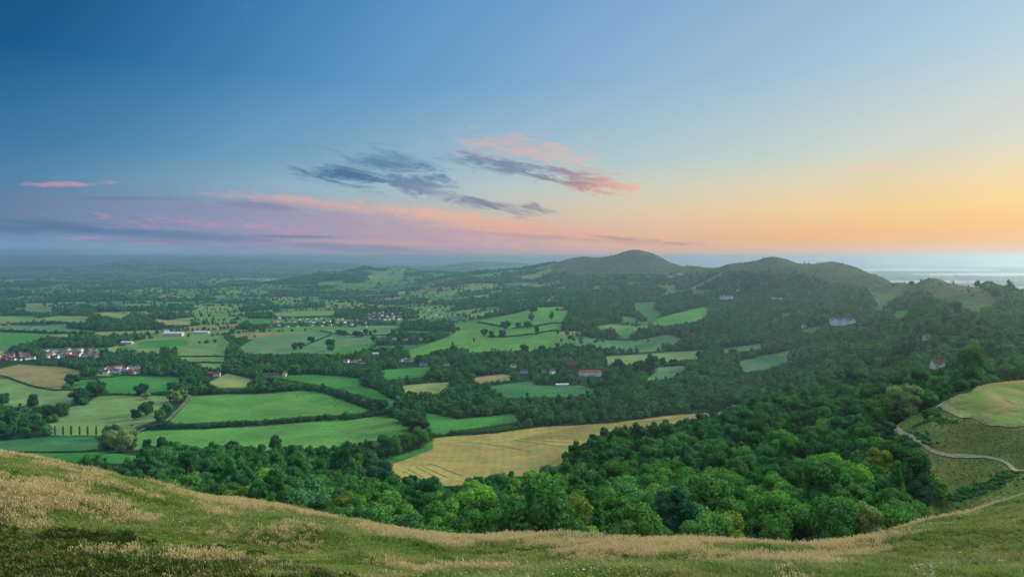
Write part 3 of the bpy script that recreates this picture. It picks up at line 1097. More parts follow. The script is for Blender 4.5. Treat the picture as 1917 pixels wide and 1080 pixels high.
# ------------------------------------------------------------------ houses and farms (photo col, row of the base, length, depth, eaves, ridge, turn, walls, roof, chimneys, detail)
KEEP = []           # px boxes that stay clear of tree crowns: x0, x1, y0, y1


def box_faces(x0, x1, y0, y1, z0, z1):
    v = [(x, y, z) for z in (z0, z1) for y in (y0, y1) for x in (x0, x1)]
    f = [(0, 2, 3, 1), (4, 5, 7, 6), (0, 1, 5, 4), (2, 6, 7, 3), (0, 4, 6, 2), (1, 3, 7, 5)]
    return v, f


def boxes_mesh(name, boxes, m):
    V, Fc = [], []
    for b in boxes:
        v, f = box_faces(*b)
        Fc += [tuple(i + len(V) for i in q) for q in f]
        V += v
    return mesh_from(name, np.array(V, float), np.array(Fc), [m])


def gable_wall(name, L, D, H, R, m):
    """walls with gable ends along x"""
    l, d = L / 2, D / 2
    v = [(-l, -d, -1.5), (l, -d, -1.5), (l, d, -1.5), (-l, d, -1.5), (-l, -d, H), (l, -d, H), (l, d, H), (-l, d, H), (-l, 0, R - 0.05), (l, 0, R - 0.05)]
    f = [(0, 1, 5, 4), (2, 3, 7, 6), (3, 0, 4, 7), (1, 2, 6, 5), (7, 4, 8, 8), (5, 6, 9, 9)]
    me = bpy.data.meshes.new(name)
    me.from_pydata(v, [], [tuple(dict.fromkeys(q)) for q in f])
    me.materials.append(m)
    return me


def roof_mesh(name, L, D, H, R, m, over=0.5, hip=0.0):
    l, d = L / 2 + over, D / 2 + over
    drop = over * (R - H) / (D / 2)
    t = 0.22
    h = hip
    v = []
    for dz in (0, t):
        v += [(-l, -d, H - drop + dz), (l, -d, H - drop + dz), (l - h, 0, R + dz), (-l + h, 0, R + dz), (-l, d, H - drop + dz), (l, d, H - drop + dz)]
    f = [(6, 7, 8, 9), (9, 8, 11, 10), (0, 3, 2, 1), (3, 4, 5, 2), (0, 1, 7, 6), (5, 4, 10, 11), (0, 6, 9, 3), (3, 9, 10, 4), (1, 2, 8, 7), (2, 5, 11, 8)]
    if h > 0:
        f += [(6, 9, 10), (7, 11, 8)]
    me = bpy.data.meshes.new(name)
    me.from_pydata(v, [], f)
    me.materials.append(m)
    return me


def house(px, py, L, D, H, R, rot, wm, rm, chim, label, cat='house', group=None, name='house', detail=0, hip=0.0, wing=None, dormers=0, at=None):
    if at is None:
        x, y, z = hit(px, py)
    else:
        x, y, z = at
    root = link(name, None, loc=(x, y, z + 0.3), rot=rot)
    tag(root, label, cat, group)
    link('wall', gable_wall('wall', L, D, H, R, wm), root)
    rf = link('roof', roof_mesh('roof', L, D, H, R, rm, hip=hip), root)
    for c in chim:
        link('chimney', boxes_mesh('chimney', [(c - 0.6, c + 0.6, -0.55, 0.55, R - 1.0, R + 1.9), (c - 0.75, c + 0.75, -0.7, 0.7, R + 1.9, R + 2.15),
                                               (c - 0.4, c - 0.1, -0.15, 0.15, R + 2.15, R + 2.6), (c + 0.1, c + 0.4, -0.15, 0.15, R + 2.15, R + 2.6)], M_brick), rf)
    if wing:
        for (wx, wl, wd, wh, wr) in wing:
            me = gable_wall('wing', wl, wd, wh, wr, wm)
            o = link('wing', me, root, loc=(wx, -D / 2 - wl / 2 + 0.02 + 1.5, 0.01), rot=math.pi / 2)
            link('wing_roof', roof_mesh('wing_roof', wl, wd, wh, wr, rm, 0.4), o)
    k = 0
    if detail:
        n = max(2, int(L / 3.4))
        for s in range(detail):
            zc = 1.0 + s * 2.8
            for i in range(n):
                xc = -L / 2 + (i + 0.5) * L / n
                if wing and any(abs(xc - w[0]) < w[2] / 2 + 0.5 for w in wing):
                    continue
                wo = link('window', boxes_mesh('window', [(xc - 0.55, xc + 0.55, -D / 2 - 0.05, -D / 2 + 0.1, zc, zc + 1.35)], M_glass), root)
                link('sill', boxes_mesh('sill', [(xc - 0.7, xc + 0.7, -D / 2 - 0.16, -D / 2 - 0.003, zc - 0.14, zc - 0.003)], M_stone), wo)
        link('door', boxes_mesh('door', [(L * 0.06 - 0.5, L * 0.06 + 0.5, -D / 2 - 0.07, -D / 2 + 0.1, 0, 0.9)], M_timber), root)
    for i in range(dormers):
        xc = -L / 2 + (i + 0.5) * L / dormers
        zc = H + 0.3
        do = link('dormer', boxes_mesh('dormer', [(xc - 0.9, xc + 0.9, -D / 2 + 0.5, -0.8, zc, zc + 1.5)], wm), root)
        link('dormer_roof', roof_mesh('dormer_roof', 2.6, 2.0, 0.0, 0.8, rm, 0.15), do, loc=(xc, -D / 2 + 1.6, zc + 1.52), rot=math.pi / 2)
    zt = z + R + 2
    w = (L * 0.5 + 2) * F / y
    ty = HY - (zt - CAMZ) / y * F
    pyb = HY - (z - CAMZ) / y * F
    KEEP.append((px - w, px + w, ty, pyb, y))
    return root


house(1105, 703, 50, 13, 8.5, 12.5, 0.12, M_white, M_tile, (-17, -4, 12), 'long white house with red tiled roof and gables, beside the field hedge', 'house', name='farmhouse', detail=2, wing=[(-12, 7, 9, 8, 11.5), (16, 7, 10, 8, 11.8)])
house(1071, 690, 24, 13, 9.5, 15, -0.1, M_brick, M_brownroof, (-8, 8), 'tall dark brick house with many pale dormers behind the white house', 'house', detail=3, dormers=4)
house(1034, 699, 15, 9, 5.5, 9.5, 0.9, M_white, M_slate, (5,), 'white gabled cottage with slate roof left of the tall brick house', 'house', detail=2)
house(1019, 697, 13, 8, 4.6, 7.8, 0.1, M_cream, M_slate, (-4,), 'low cream cottage partly hidden left of the white gabled cottage', 'house', detail=1)
house(981, 698, 17, 9, 5.5, 9, -0.3, M_white, M_slate, (-5, 5), 'white house with dark roof at the lane bend above the teal field', 'house', detail=2)
house(961, 688, 12, 9, 5.8, 9.5, 0.5, M_white, M_brownroof, (4,), 'small white house with steep brown roof at the edge of the trees', 'house', detail=1)
house(1052, 722, 26, 10, 3.0, 4.6, 0.1, M_tin, M_tin, (), 'low pale metal barn at the top of the teal field', 'barn', name='barn')
house(533, 704, 13, 8, 6.5, 11, 1.5, M_cream, M_brownroof, (3,), 'cream cottage with gable end by the long green field', 'house', detail=2)
house(508, 703, 30, 8, 3.2, 6.0, 0.05, M_stone, M_brownroof, (), 'long low stone barn left of the cream cottage', 'barn', name='barn')
house(1757, 688, 14, 8, 4.5, 8.5, 0.1, M_white, M_brownroof, (-5, 0, 5), 'white house with brown roof and tall chimneys alone in the hillside woods', 'house', name='house', detail=1, wing=[(0, 5, 5, 4, 7)])
house(1735, 636, 10, 7, 4, 7, 0.3, M_cream, M_slate, (3,), 'small pale house high in the woods above the chimneyed house', 'house')
house(1578, 608, 62, 18, 12, 18, -0.25, M_white, M_slate, (-18, -6, 6, 18), 'large white many-gabled hotel on the wooded hillside', 'hotel', name='hotel', detail=3, wing=[(-21, 8, 12, 12, 17.5), (0, 8, 12, 12, 17.5), (21, 8, 12, 12, 17.5)])
house(1360, 560, 52, 16, 11, 17, 0.05, M_white, M_slate, (-15, 0, 15), 'white terrace with three gables below the grassy hill', 'house', name='hillside_house', detail=2, wing=[(-17, 8, 11, 11, 16.5), (0, 8, 11, 11, 16.5), (17, 8, 11, 11, 16.5)])
house(1382, 545, 12, 9, 7, 12, 0.6, M_white, M_slate, (), 'small white house above the white terrace on the hill', 'house', name='hillside_house')
house(1450, 560, 17, 10, 6, 10, 0.2, M_white, M_slate, (4,), 'pair of white gables in the woods, left house', 'house', name='hillside_house')
house(1461, 560, 13, 10, 5, 9, -0.3, M_white, M_slate, (), 'pair of white gables in the woods, right house', 'house', name='hillside_house')
house(1505, 613, 12, 8, 6, 9, 0.2, M_white, M_slate, (), 'small white house in trees left of the hotel', 'house', name='hillside_house')
house(1256, 519, 24, 12, 7, 11, 0.1, M_white, M_slate, (), 'white house low on the right flank of the highest hill', 'house', name='hillside_house')
house(1273, 514, 28, 14, 7, 12, -0.2, M_white, M_slate, (), 'topmost white house near the saddle of the highest hill', 'house', name='hillside_house')
house(1240, 505, 18, 12, 6, 10, 0.2, M_cream, M_slate, (), 'pale house on the right slope of the highest hill', 'house', name='hillside_house')
house(1215, 519, 24, 12, 5, 9, 0.0, M_cream, M_slate, (), 'low cream house on the middle slope of the highest hill', 'house', name='hillside_house')
house(325, 629, 62, 20, 9, 14, 0.04, M_cream, M_tin, (-20, 20), 'large pale country house with metal-grey roof among trees', 'country house', name='country_house', detail=3, hip=8)
house(310, 622, 20, 12, 7, 12, 1.2, M_cream, M_slate, (), 'tall cream gable just left of the large country house', 'house')
house(378, 624, 50, 18, 5, 8, 0.0, M_tin, M_tin, (), 'long pale metal shed right of the country house', 'barn', name='barn')
house(238, 643, 34, 14, 4, 7, 0.0, M_tin, M_tin, (), 'low metal-roofed shed in trees left of the small pasture', 'barn', name='barn')
house(752, 549, 44, 16, 8, 11, 0.0, M_white, M_tin, (), 'bright white hall in distant trees below the wooded hill', 'building', name='hall')
house(703, 665, 17, 10, 4.5, 7.5, 0.05, M_tin, M_tin, (), 'white-roofed barn in trees below the field oaks', 'barn', name='barn')
house(793, 684, 19, 9, 4, 7, 0.0, M_white, M_slate, (-4, 5), 'white bungalow at the top edge of the small bright field', 'house', detail=1)
house(738, 636, 15, 9, 6, 9, 0.5, M_white, M_slate, (3,), 'white house on the edge of the sloping belt of trees', 'house')
house(760, 637, 12, 9, 5, 8, -0.4, M_white, M_slate, (), 'smaller white house further along the belt of trees', 'house')
house(788, 636, 12, 8, 5, 8, 0.1, M_white, M_slate, (), 'white house alone near the pale sloping field', 'house')
house(836, 684, 14, 9, 4, 7, 0.1, M_white, M_slate, (), 'white cottage among trees right of the white bungalow', 'house')
house(406, 704, 14, 9, 5, 9, 0.2, M_white, M_brownroof, (4,), 'white house with brown roof above the small olive field', 'house', detail=1)
house(395, 702, 13, 8, 4, 8, -0.3, M_brick, M_tile, (), 'red-roofed house beside the white one above the olive field', 'house')
house(61, 672, 12, 8, 5, 8, 0.2, M_white, M_slate, (), 'white house alone at the top edge of the tan field', 'house')
house(10, 609, 24, 12, 5, 8, 0.0, M_brick, M_tile, (), 'red-roofed farmhouse at the left edge among field trees', 'house')

ORD = ['first', 'second', 'third', 'fourth', 'fifth', 'sixth', 'seventh', 'eighth', 'ninth', 'tenth', 'eleventh', 'twelfth', 'thirteenth', 'fourteenth',
       'fifteenth', 'sixteenth', 'seventeenth', 'eighteenth', 'nineteenth', 'twentieth']
for k in range(1, 10):
    ORD.append('twenty-' + ORD[k - 1])
ORD.append('thirtieth')
for k in range(1, 10):
    ORD.append('thirty-' + ORD[k - 1])


def village(x0, x1, y0, y1, n, place, group, white=0.6, seed=1, rows=3, slope=0.0):
    rng = random.Random(seed)
    per = math.ceil(n / rows)
    words = {1: ['only'], 2: ['back', 'front'], 3: ['back', 'middle', 'front']}[rows]
    for r in range(rows):
        for i in range(per):
            fx = (i + 0.5 + rng.uniform(-0.3, 0.3)) / per
            px = x0 + (x1 - x0) * fx
            py = y0 + (y1 - y0) * (r + 0.5 + rng.uniform(-0.3, 0.3)) / rows + slope * (px - x0)
            u = rng.random()
            wm, wn = (M_white, 'white') if u < white else ((M_brick, 'red brick') if u < white + (1 - white) * 0.55 else (M_cream, 'cream'))
            rm, rn = rng.choice([(M_slate, 'slate roof'), (M_tile, 'red tiled roof'), (M_brownroof, 'brown roof'), (M_slate, 'slate roof')])
            L = rng.uniform(9, 16)
            H = rng.choice([3.0, 5.2, 5.4])
            rowtxt = '' if rows == 1 else ', %s row' % words[r]
            house(px, py, L, rng.uniform(7, 9), H, H + rng.uniform(2.8, 4), rng.choice([0.1, -0.2, 0.4, 1.5, 1.2, 0.8]), wm, rm, (L * 0.3,) if rng.random() < 0.7 else (),
                  '%s house with %s, %s from left%s, %s' % (wn, rn, ORD[i], rowtxt, place), 'house', group, name='village_house')


village(84, 184, 654, 672, 30, 'village beyond tan field', 'houses of the village beyond the tan field', 0.72, 3)
village(-10, 60, 662, 676, 15, 'left end of village', 'houses at the left end of the village', 0.45, 4)
village(186, 258, 688, 701, 16, 'hamlet above bright pasture', 'houses of the hamlet above the bright pasture', 0.8, 5, 2)
village(500, 690, 594, 614, 42, 'nearer half of town', 'houses of the small town, nearer half', 0.4, 6)
village(688, 756, 584, 601, 24, 'right cluster of town', 'houses of the town, right cluster', 0.5, 8)
village(798, 842, 578, 592, 12, 'town edge below hill', 'houses at the town edge', 0.35, 9, 2)
village(645, 680, 676, 682, 6, 'terrace among trees', 'terrace of pale houses among trees', 1.0, 10, 1)
village(748, 772, 674, 680, 4, 'row left of bungalow', 'row of houses left of the white bungalow', 0.7, 11, 1)

# ------------------------------------------------------------------ lanes, tracks and hay rows laid over the ground


def ribbon(name, pts, width, material, kind, label=None, cat=None, lift=0.08, step=None, wob=0.0, group=None, ymin=150.0):
    W = np.array([hit(*p, ymin=ymin)[:2] for p in pts])
    out = [W[0]]
    for a, b in zip(W[:-1], W[1:]):
        L = np.linalg.norm(b - a)
        st = step or max(1.0, L / 12)
        n = max(1, int(L / st))
        out += [a + (b - a) * (k + 1) / n for k in range(n)]
    C = np.array(out)
    for _ in range(2):
        C[1:-1] = (C[:-2] + C[1:-1] * 2 + C[2:]) / 4
    T = np.gradient(C, axis=0)
    T /= np.linalg.norm(T, axis=1)[:, None] + 1e-9
    N = np.stack([-T[:, 1], T[:, 0]], -1)
    V = []
    offs = (-0.5, -0.17, 0.17, 0.5)
    for o in offs:
        w = width * (1 + wob * fbm(C[:, 0] / 6 + o * 3, C[:, 1] / 6, 2))
        q = C + N * (o * w)[:, None]
        V.append(np.stack([q[:, 0], q[:, 1], ground_z(q[:, 0], q[:, 1]) + lift], -1))
    n = len(C)
    V = np.concatenate(V)
    f = []
    for j in range(len(offs) - 1):
        for i in range(n - 1):
            f.append((j * n + i, j * n + i + 1, (j + 1) * n + i + 1, (j + 1) * n + i))
    o = link(name, mesh_from(name, V, np.array(f), [material]))
    tag(o, label, cat, group, kind)
    return o, C


PATHS = []


def path(*a, **k):
    o, C = ribbon(*a, **k)
    PATHS.append((C, a[2]))
    return o


path('lane', [(360, 735), (352, 745), (343, 757), (331, 769), (318, 782), (304, 792), (270, 802), (250, 812)], 5, M_lane, 'structure', lift=0.35)
path('path', [(1677, 803), (1690, 813), (1707, 822), (1737, 842), (1760, 850), (1782, 854), (1810, 855), (1837, 854), (1862, 860), (1887, 868), (1917, 882), (1980, 905)], 1.5, M_path, 'structure', wob=0.5, lift=0.3)
path('track', [(1765, 757), (1774, 765), (1787, 773), (1812, 781), (1837, 788), (1870, 793), (1900, 797), (1960, 803)], 3.0, M_track, 'structure', wob=0.5, lift=0.3)
path('path', [(1675, 803), (1690, 790), (1717, 778), (1745, 768), (1770, 752), (1800, 738)], 1.2, M_path, 'structure', wob=0.5, lift=0.3)
path('track', [(1960, 905), (1917, 924), (1880, 937), (1840, 950), (1800, 967), (1775, 974)], 1.3, M_track, 'structure', wob=0.3, lift=0.12, step=0.8, ymin=24.0)
path('track', [(500, 944), (560, 953), (610, 961), (660, 970), (720, 985), (790, 1000)], 2.4, M_lane, 'structure', wob=0.3, lift=0.10, step=0.8, ymin=24.0)


def lerp(a, b, t):
    return (a[0] + (b[0] - a[0]) * t, a[1] + (b[1] - a[1]) * t)


for k in range(11):
    t = k / 10
    a = lerp((962, 823), (1085, 798), t)
    b = lerp((1068, 836), (1285, 780), t ** 0.9)
    mid = lerp(a, b, 0.5)
    ribbon('hay_row', [a, (mid[0], mid[1] + 1.2), b], 2.0, M_swath, None, 'narrow dark cut strip across the yellow field, %s from the front of the upper set' % ORD[k],
           'hay row', 0.25, step=9, group='dark cut strips in the upper part of the yellow field')
for k, (a, b) in enumerate([((803, 867), (868, 891)), ((790, 873), (838, 893)), ((778, 874), (825, 896)), ((765, 879), (812, 903)), ((755, 883), (795, 898))]):
    ribbon('hay_row', [a, lerp(a, b, 0.5), b], 1.5, M_swath, None, 'short dark cut strip at the near end of yellow field, %s from the right' % ORD[k], 'hay row', 0.25, step=6,
           group='short cut strips at the near end of the yellow field')
ribbon('track', [(862, 827), (900, 829), (960, 838), (995, 845)], 1.5, M_swath, 'structure', lift=0.25, step=9)

# ------------------------------------------------------------------ hedges: each a dense clipped or overgrown row


def hedge(pts, h, w, label, tone='dark green', ragged=0.3, name='hedge', leaf=0.55, dens=1.0, group=None):
    W = np.array([hit(*p)[:2] for p in pts])
    seg = np.linalg.norm(np.diff(W, axis=0), axis=1)
    total = seg.sum()
    rng = np.random.default_rng(int(abs(pts[0][0] * 7 + pts[0][1] * 13)))
    cum = np.concatenate([[0], np.cumsum(seg)])
    n = max(4, int(total / (h * 0.75)))
    s = np.linspace(0, total, n) + rng.normal(0, h * 0.15, n)
    cx = np.interp(s, cum, W[:, 0]) + rng.normal(0, w * 0.12, n)
    cy = np.interp(s, cum, W[:, 1]) + rng.normal(0, w * 0.12, n)
    big = 1 + ragged * np.clip(rng.normal(0, 0.8, n), -1, 2.2)
    rr = np.stack([w * 0.5 * big * rng.uniform(1.0, 1.3, n), w * 0.5 * big * rng.uniform(1.0, 1.3, n), h * 0.5 * big], -1)
    rr[:, :2] = np.maximum(rr[:, :2], total / n * 0.62)
    cz = ground_z(cx, cy) + rr[:, 2] * 0.85
    cs = np.stack([cx, cy, cz], -1)
    V, Fc, T = [], [], []
    cv, cf = ICO1
    off = 0
    for c, r in zip(cs, rr):
        k = 0.85 + 0.2 * rng.random(len(cv))
        V.append(cv * k[:, None] * r * 0.92 + c)
        Fc.append(cf + off)
        off += len(cv)
        T.append(rng.uniform(0.1, 0.45, len(cf)))
    dist = np.mean(cs[:, 1])
    lf = max(leaf, dist * 0.00055)
    area = total * (h + w)
    nl = int(min(9000, dens * area / (lf * lf) * 0.8))
    idx = rng.integers(0, n, nl)
    d = rand_dirs(rng, nl, -0.4)
    p = cs[idx] + d * rr[idx] * rng.uniform(0.9, 1.12, nl)[:, None]
    lv, lq = leaf_quads(rng, p, d, lf)
    q = lq + off
    tri = np.concatenate(Fc + [q[:, [0, 1, 2]], q[:, [0, 2, 3]]])
    lt = np.clip(rng.normal(0.45, 0.25, nl), 0, 1)
    o0 = cs.mean(0)
    me = mesh_from(name, np.concatenate(V + [lv]) - o0, tri, [M_leaf], tint=np.concatenate(T + [lt, lt]))
    o = link(name, me, loc=o0)
    o.color = (*TONES[tone], 1)
    tag(o, label, 'hedge', group)
    return o


hedge([(274, 804), (330, 803), (387, 802), (430, 798), (478, 795)], 8, 7, 'tall dark hedge between the two large green pastures, left of the gap', 'dark teal')
hedge([(497, 793), (524, 792)], 8, 7, 'short piece of dark hedge between two gaps, centre of the large pastures', 'dark teal')
hedge([(529, 792), (556, 790)], 8, 7, 'second short piece of dark hedge between the large pastures', 'dark teal')
hedge([(563, 789), (600, 787), (665, 784)], 9, 8, 'long dark hedge between the large pastures, right of the short pieces', 'dark teal')
hedge([(672, 783), (706, 777), (738, 773)], 9, 8, 'dark hedge rising to the tree clump at the right end of the pastures', 'dark teal')
hedge([(355, 738), (420, 736), (480, 735), (530, 731), (562, 729)], 8, 8, 'dark bushy hedge along the top of the large pasture', 'dark green', 0.5)
hedge([(505, 714), (540, 720), (562, 724), (575, 728)], 9, 8, 'bushy hedge slanting down to the gate above the large pasture', 'dark green', 0.5)
hedge([(573, 730), (600, 733), (625, 740), (655, 752), (690, 764), (715, 770)], 10, 9, 'overgrown hedge curving down the right side of the large pasture', 'dark teal', 0.6)
hedge([(290, 848), (330, 850), (375, 852), (412, 852)], 11, 9, 'thick dark hedge below the lower large pasture', 'dark teal', 0.3)
hedge([(632, 848), (660, 847), (690, 845), (712, 840)], 9, 8, 'dark hedge above the hay field clearing', 'dark teal', 0.6)
hedge([(848, 814), (900, 812), (960, 805), (975, 801)], 7, 7, 'clipped hedge along the top of the yellow hay field', 'dark green', 0.2)
hedge([(812, 818), (830, 816), (842, 815)], 4, 4, 'low bushes at the left end of the hay field hedge', 'dark green', 0.5)
hedge([(0, 703), (15, 706), (40, 716), (62, 723), (100, 731), (135, 731)], 2.5, 2.5, 'thin hedge curving below the tan field', 'dark green', 0.2, dens=0.8)
hedge([(127, 760), (150, 756), (166, 752)], 3, 3, 'thin hedge above the pale rough pasture', 'dark green', 0.3)
hedge([(195, 724), (180, 709), (150, 711)], 2.5, 2.5, 'thin hedge behind the round tree of the bright pasture', 'dark green', 0.3)
hedge([(207, 739), (240, 740), (312, 739)], 4, 3.5, 'low hedge below the bright pasture', 'dark green', 0.5)
hedge([(-10, 847), (90, 847), (175, 845)], 2.2, 2.2, 'thin straight hedge below the teal field', 'dark green', 0.1)
hedge([(175, 708), (210, 706), (235, 703), (275, 704)], 2.5, 3, 'thin hedge along the top of the bright pasture', 'dark green', 0.3)
hedge([(895, 604), (920, 609), (945, 613)], 6, 6, 'dark hedge high on the sloping pale pasture', 'dark teal', 0.3)
hedge([(960, 615), (1000, 611), (1055, 605)], 5, 5, 'upper hedge across the sloping pasture beside the wood', 'dark teal', 0.3)
hedge([(915, 631), (960, 630), (1000, 626), (1045, 619)], 5, 5, 'lower hedge across the sloping pasture beside the wood', 'dark teal', 0.2)
hedge([(1040, 581), (1053, 581), (1064, 580)], 8, 8, 'short hedge at the top corner of the sloping pasture', 'dark teal', 0.4)
hedge([(330, 668), (375, 668), (420, 668)], 4, 4, 'upper straight hedge across the striped pasture', 'dark teal', 0.2)
hedge([(345, 680), (385, 679), (420, 680)], 4, 4, 'lower straight hedge across the striped pasture', 'dark teal', 0.2)
hedge([(600, 620), (620, 624), (660, 628), (725, 628)], 4, 4, 'hedge line crossing the wide teal field below the oaks', 'dark teal', 0.2)
hedge([(570, 648), (605, 633), (620, 627)], 4, 4, 'hedge line running up the wide teal field', 'dark teal', 0.2)
hedge([(1230, 687), (1255, 685), (1278, 684)], 8, 8, 'leafy hedge between pale and teal fields on the right', 'dark green', 0.7)
hedge([(0, 621), (60, 623), (95, 625), (175, 625)], 9, 9, 'belt of dark bushes between the two left fields', 'dark teal', 0.5)
hedge([(905, 722), (935, 719), (960, 716)], 6, 6, 'hedge above the teal field near the white houses', 'dark green', 0.5)

# ------------------------------------------------------------------ trees
KINDS = {
    'round': [crown(100 + i, 'round', 3000, 0.048, 13) for i in range(6)],
    'tall': [crown(200 + i, 'tall', 3000, 0.050, 13) for i in range(4)],
    'bush': [crown(300 + i, 'bush', 1800, 0.065, 8) for i in range(3)],
    'column': [crown(400 + i, 'column', 1600, 0.10, 12, core=1) for i in range(2)],
    'spire': [crown(500 + i, 'spire', 2400, 0.060, 14, core=1) for i in range(2)],
}
CM = {}
for k, lst in KINDS.items():
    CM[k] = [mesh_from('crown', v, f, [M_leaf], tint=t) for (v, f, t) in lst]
TM = [trunk_mesh('trunk', 1.15, 0.10, 4, i) for i in range(3)]
HT = {'round': 1.75, 'tall': 2.5, 'bush': 1.15, 'column': 6.0, 'spire': 3.2}


def tree(x, y, r, form, tone, label, cat='tree', group=None, name='broadleaf_tree', lift=0.35, squash=1.0, rng=random):
    z = float(ground_z(x, y))
    root = link(name, None, loc=(x, y, z), rot=rng.uniform(0, 6.28))
    tag(root, label, cat, group)
    lf = lift * r if form != 'bush' else 0.0
    e = rng.uniform(0.84, 1.0)
    c = link('crown', rng.choice(CM[form]), root, loc=(0, 0, lf), scale=(r, r * e, r * squash))
    base = TONES[tone]
    j = rng.uniform(0.88, 1.14)
    c.color = (base[0] * j * rng.uniform(0.9, 1.1), base[1] * j, base[2] * j * rng.uniform(0.9, 1.1), 1)
    link('trunk', rng.choice(TM), root, scale=(r, r, r * (1.25 if form in ('round', 'tall', 'bush') else 2.2)))
    return root


def tree_px(px, py, wpx, form, tone, label, cat='tree', group=None, name='broadleaf_tree', hpx=None, lift=0.2):
    x, y, z = hit(px, py)
    r = wpx * y / F / 2
    sq = 1.0
    if hpx:
        sq = (hpx * y / F) / (r * (HT[form] + lift))
    return tree(x, y, r, form, tone, label, cat, group, name, lift, sq, random.Random(int(px * 31 + py)))


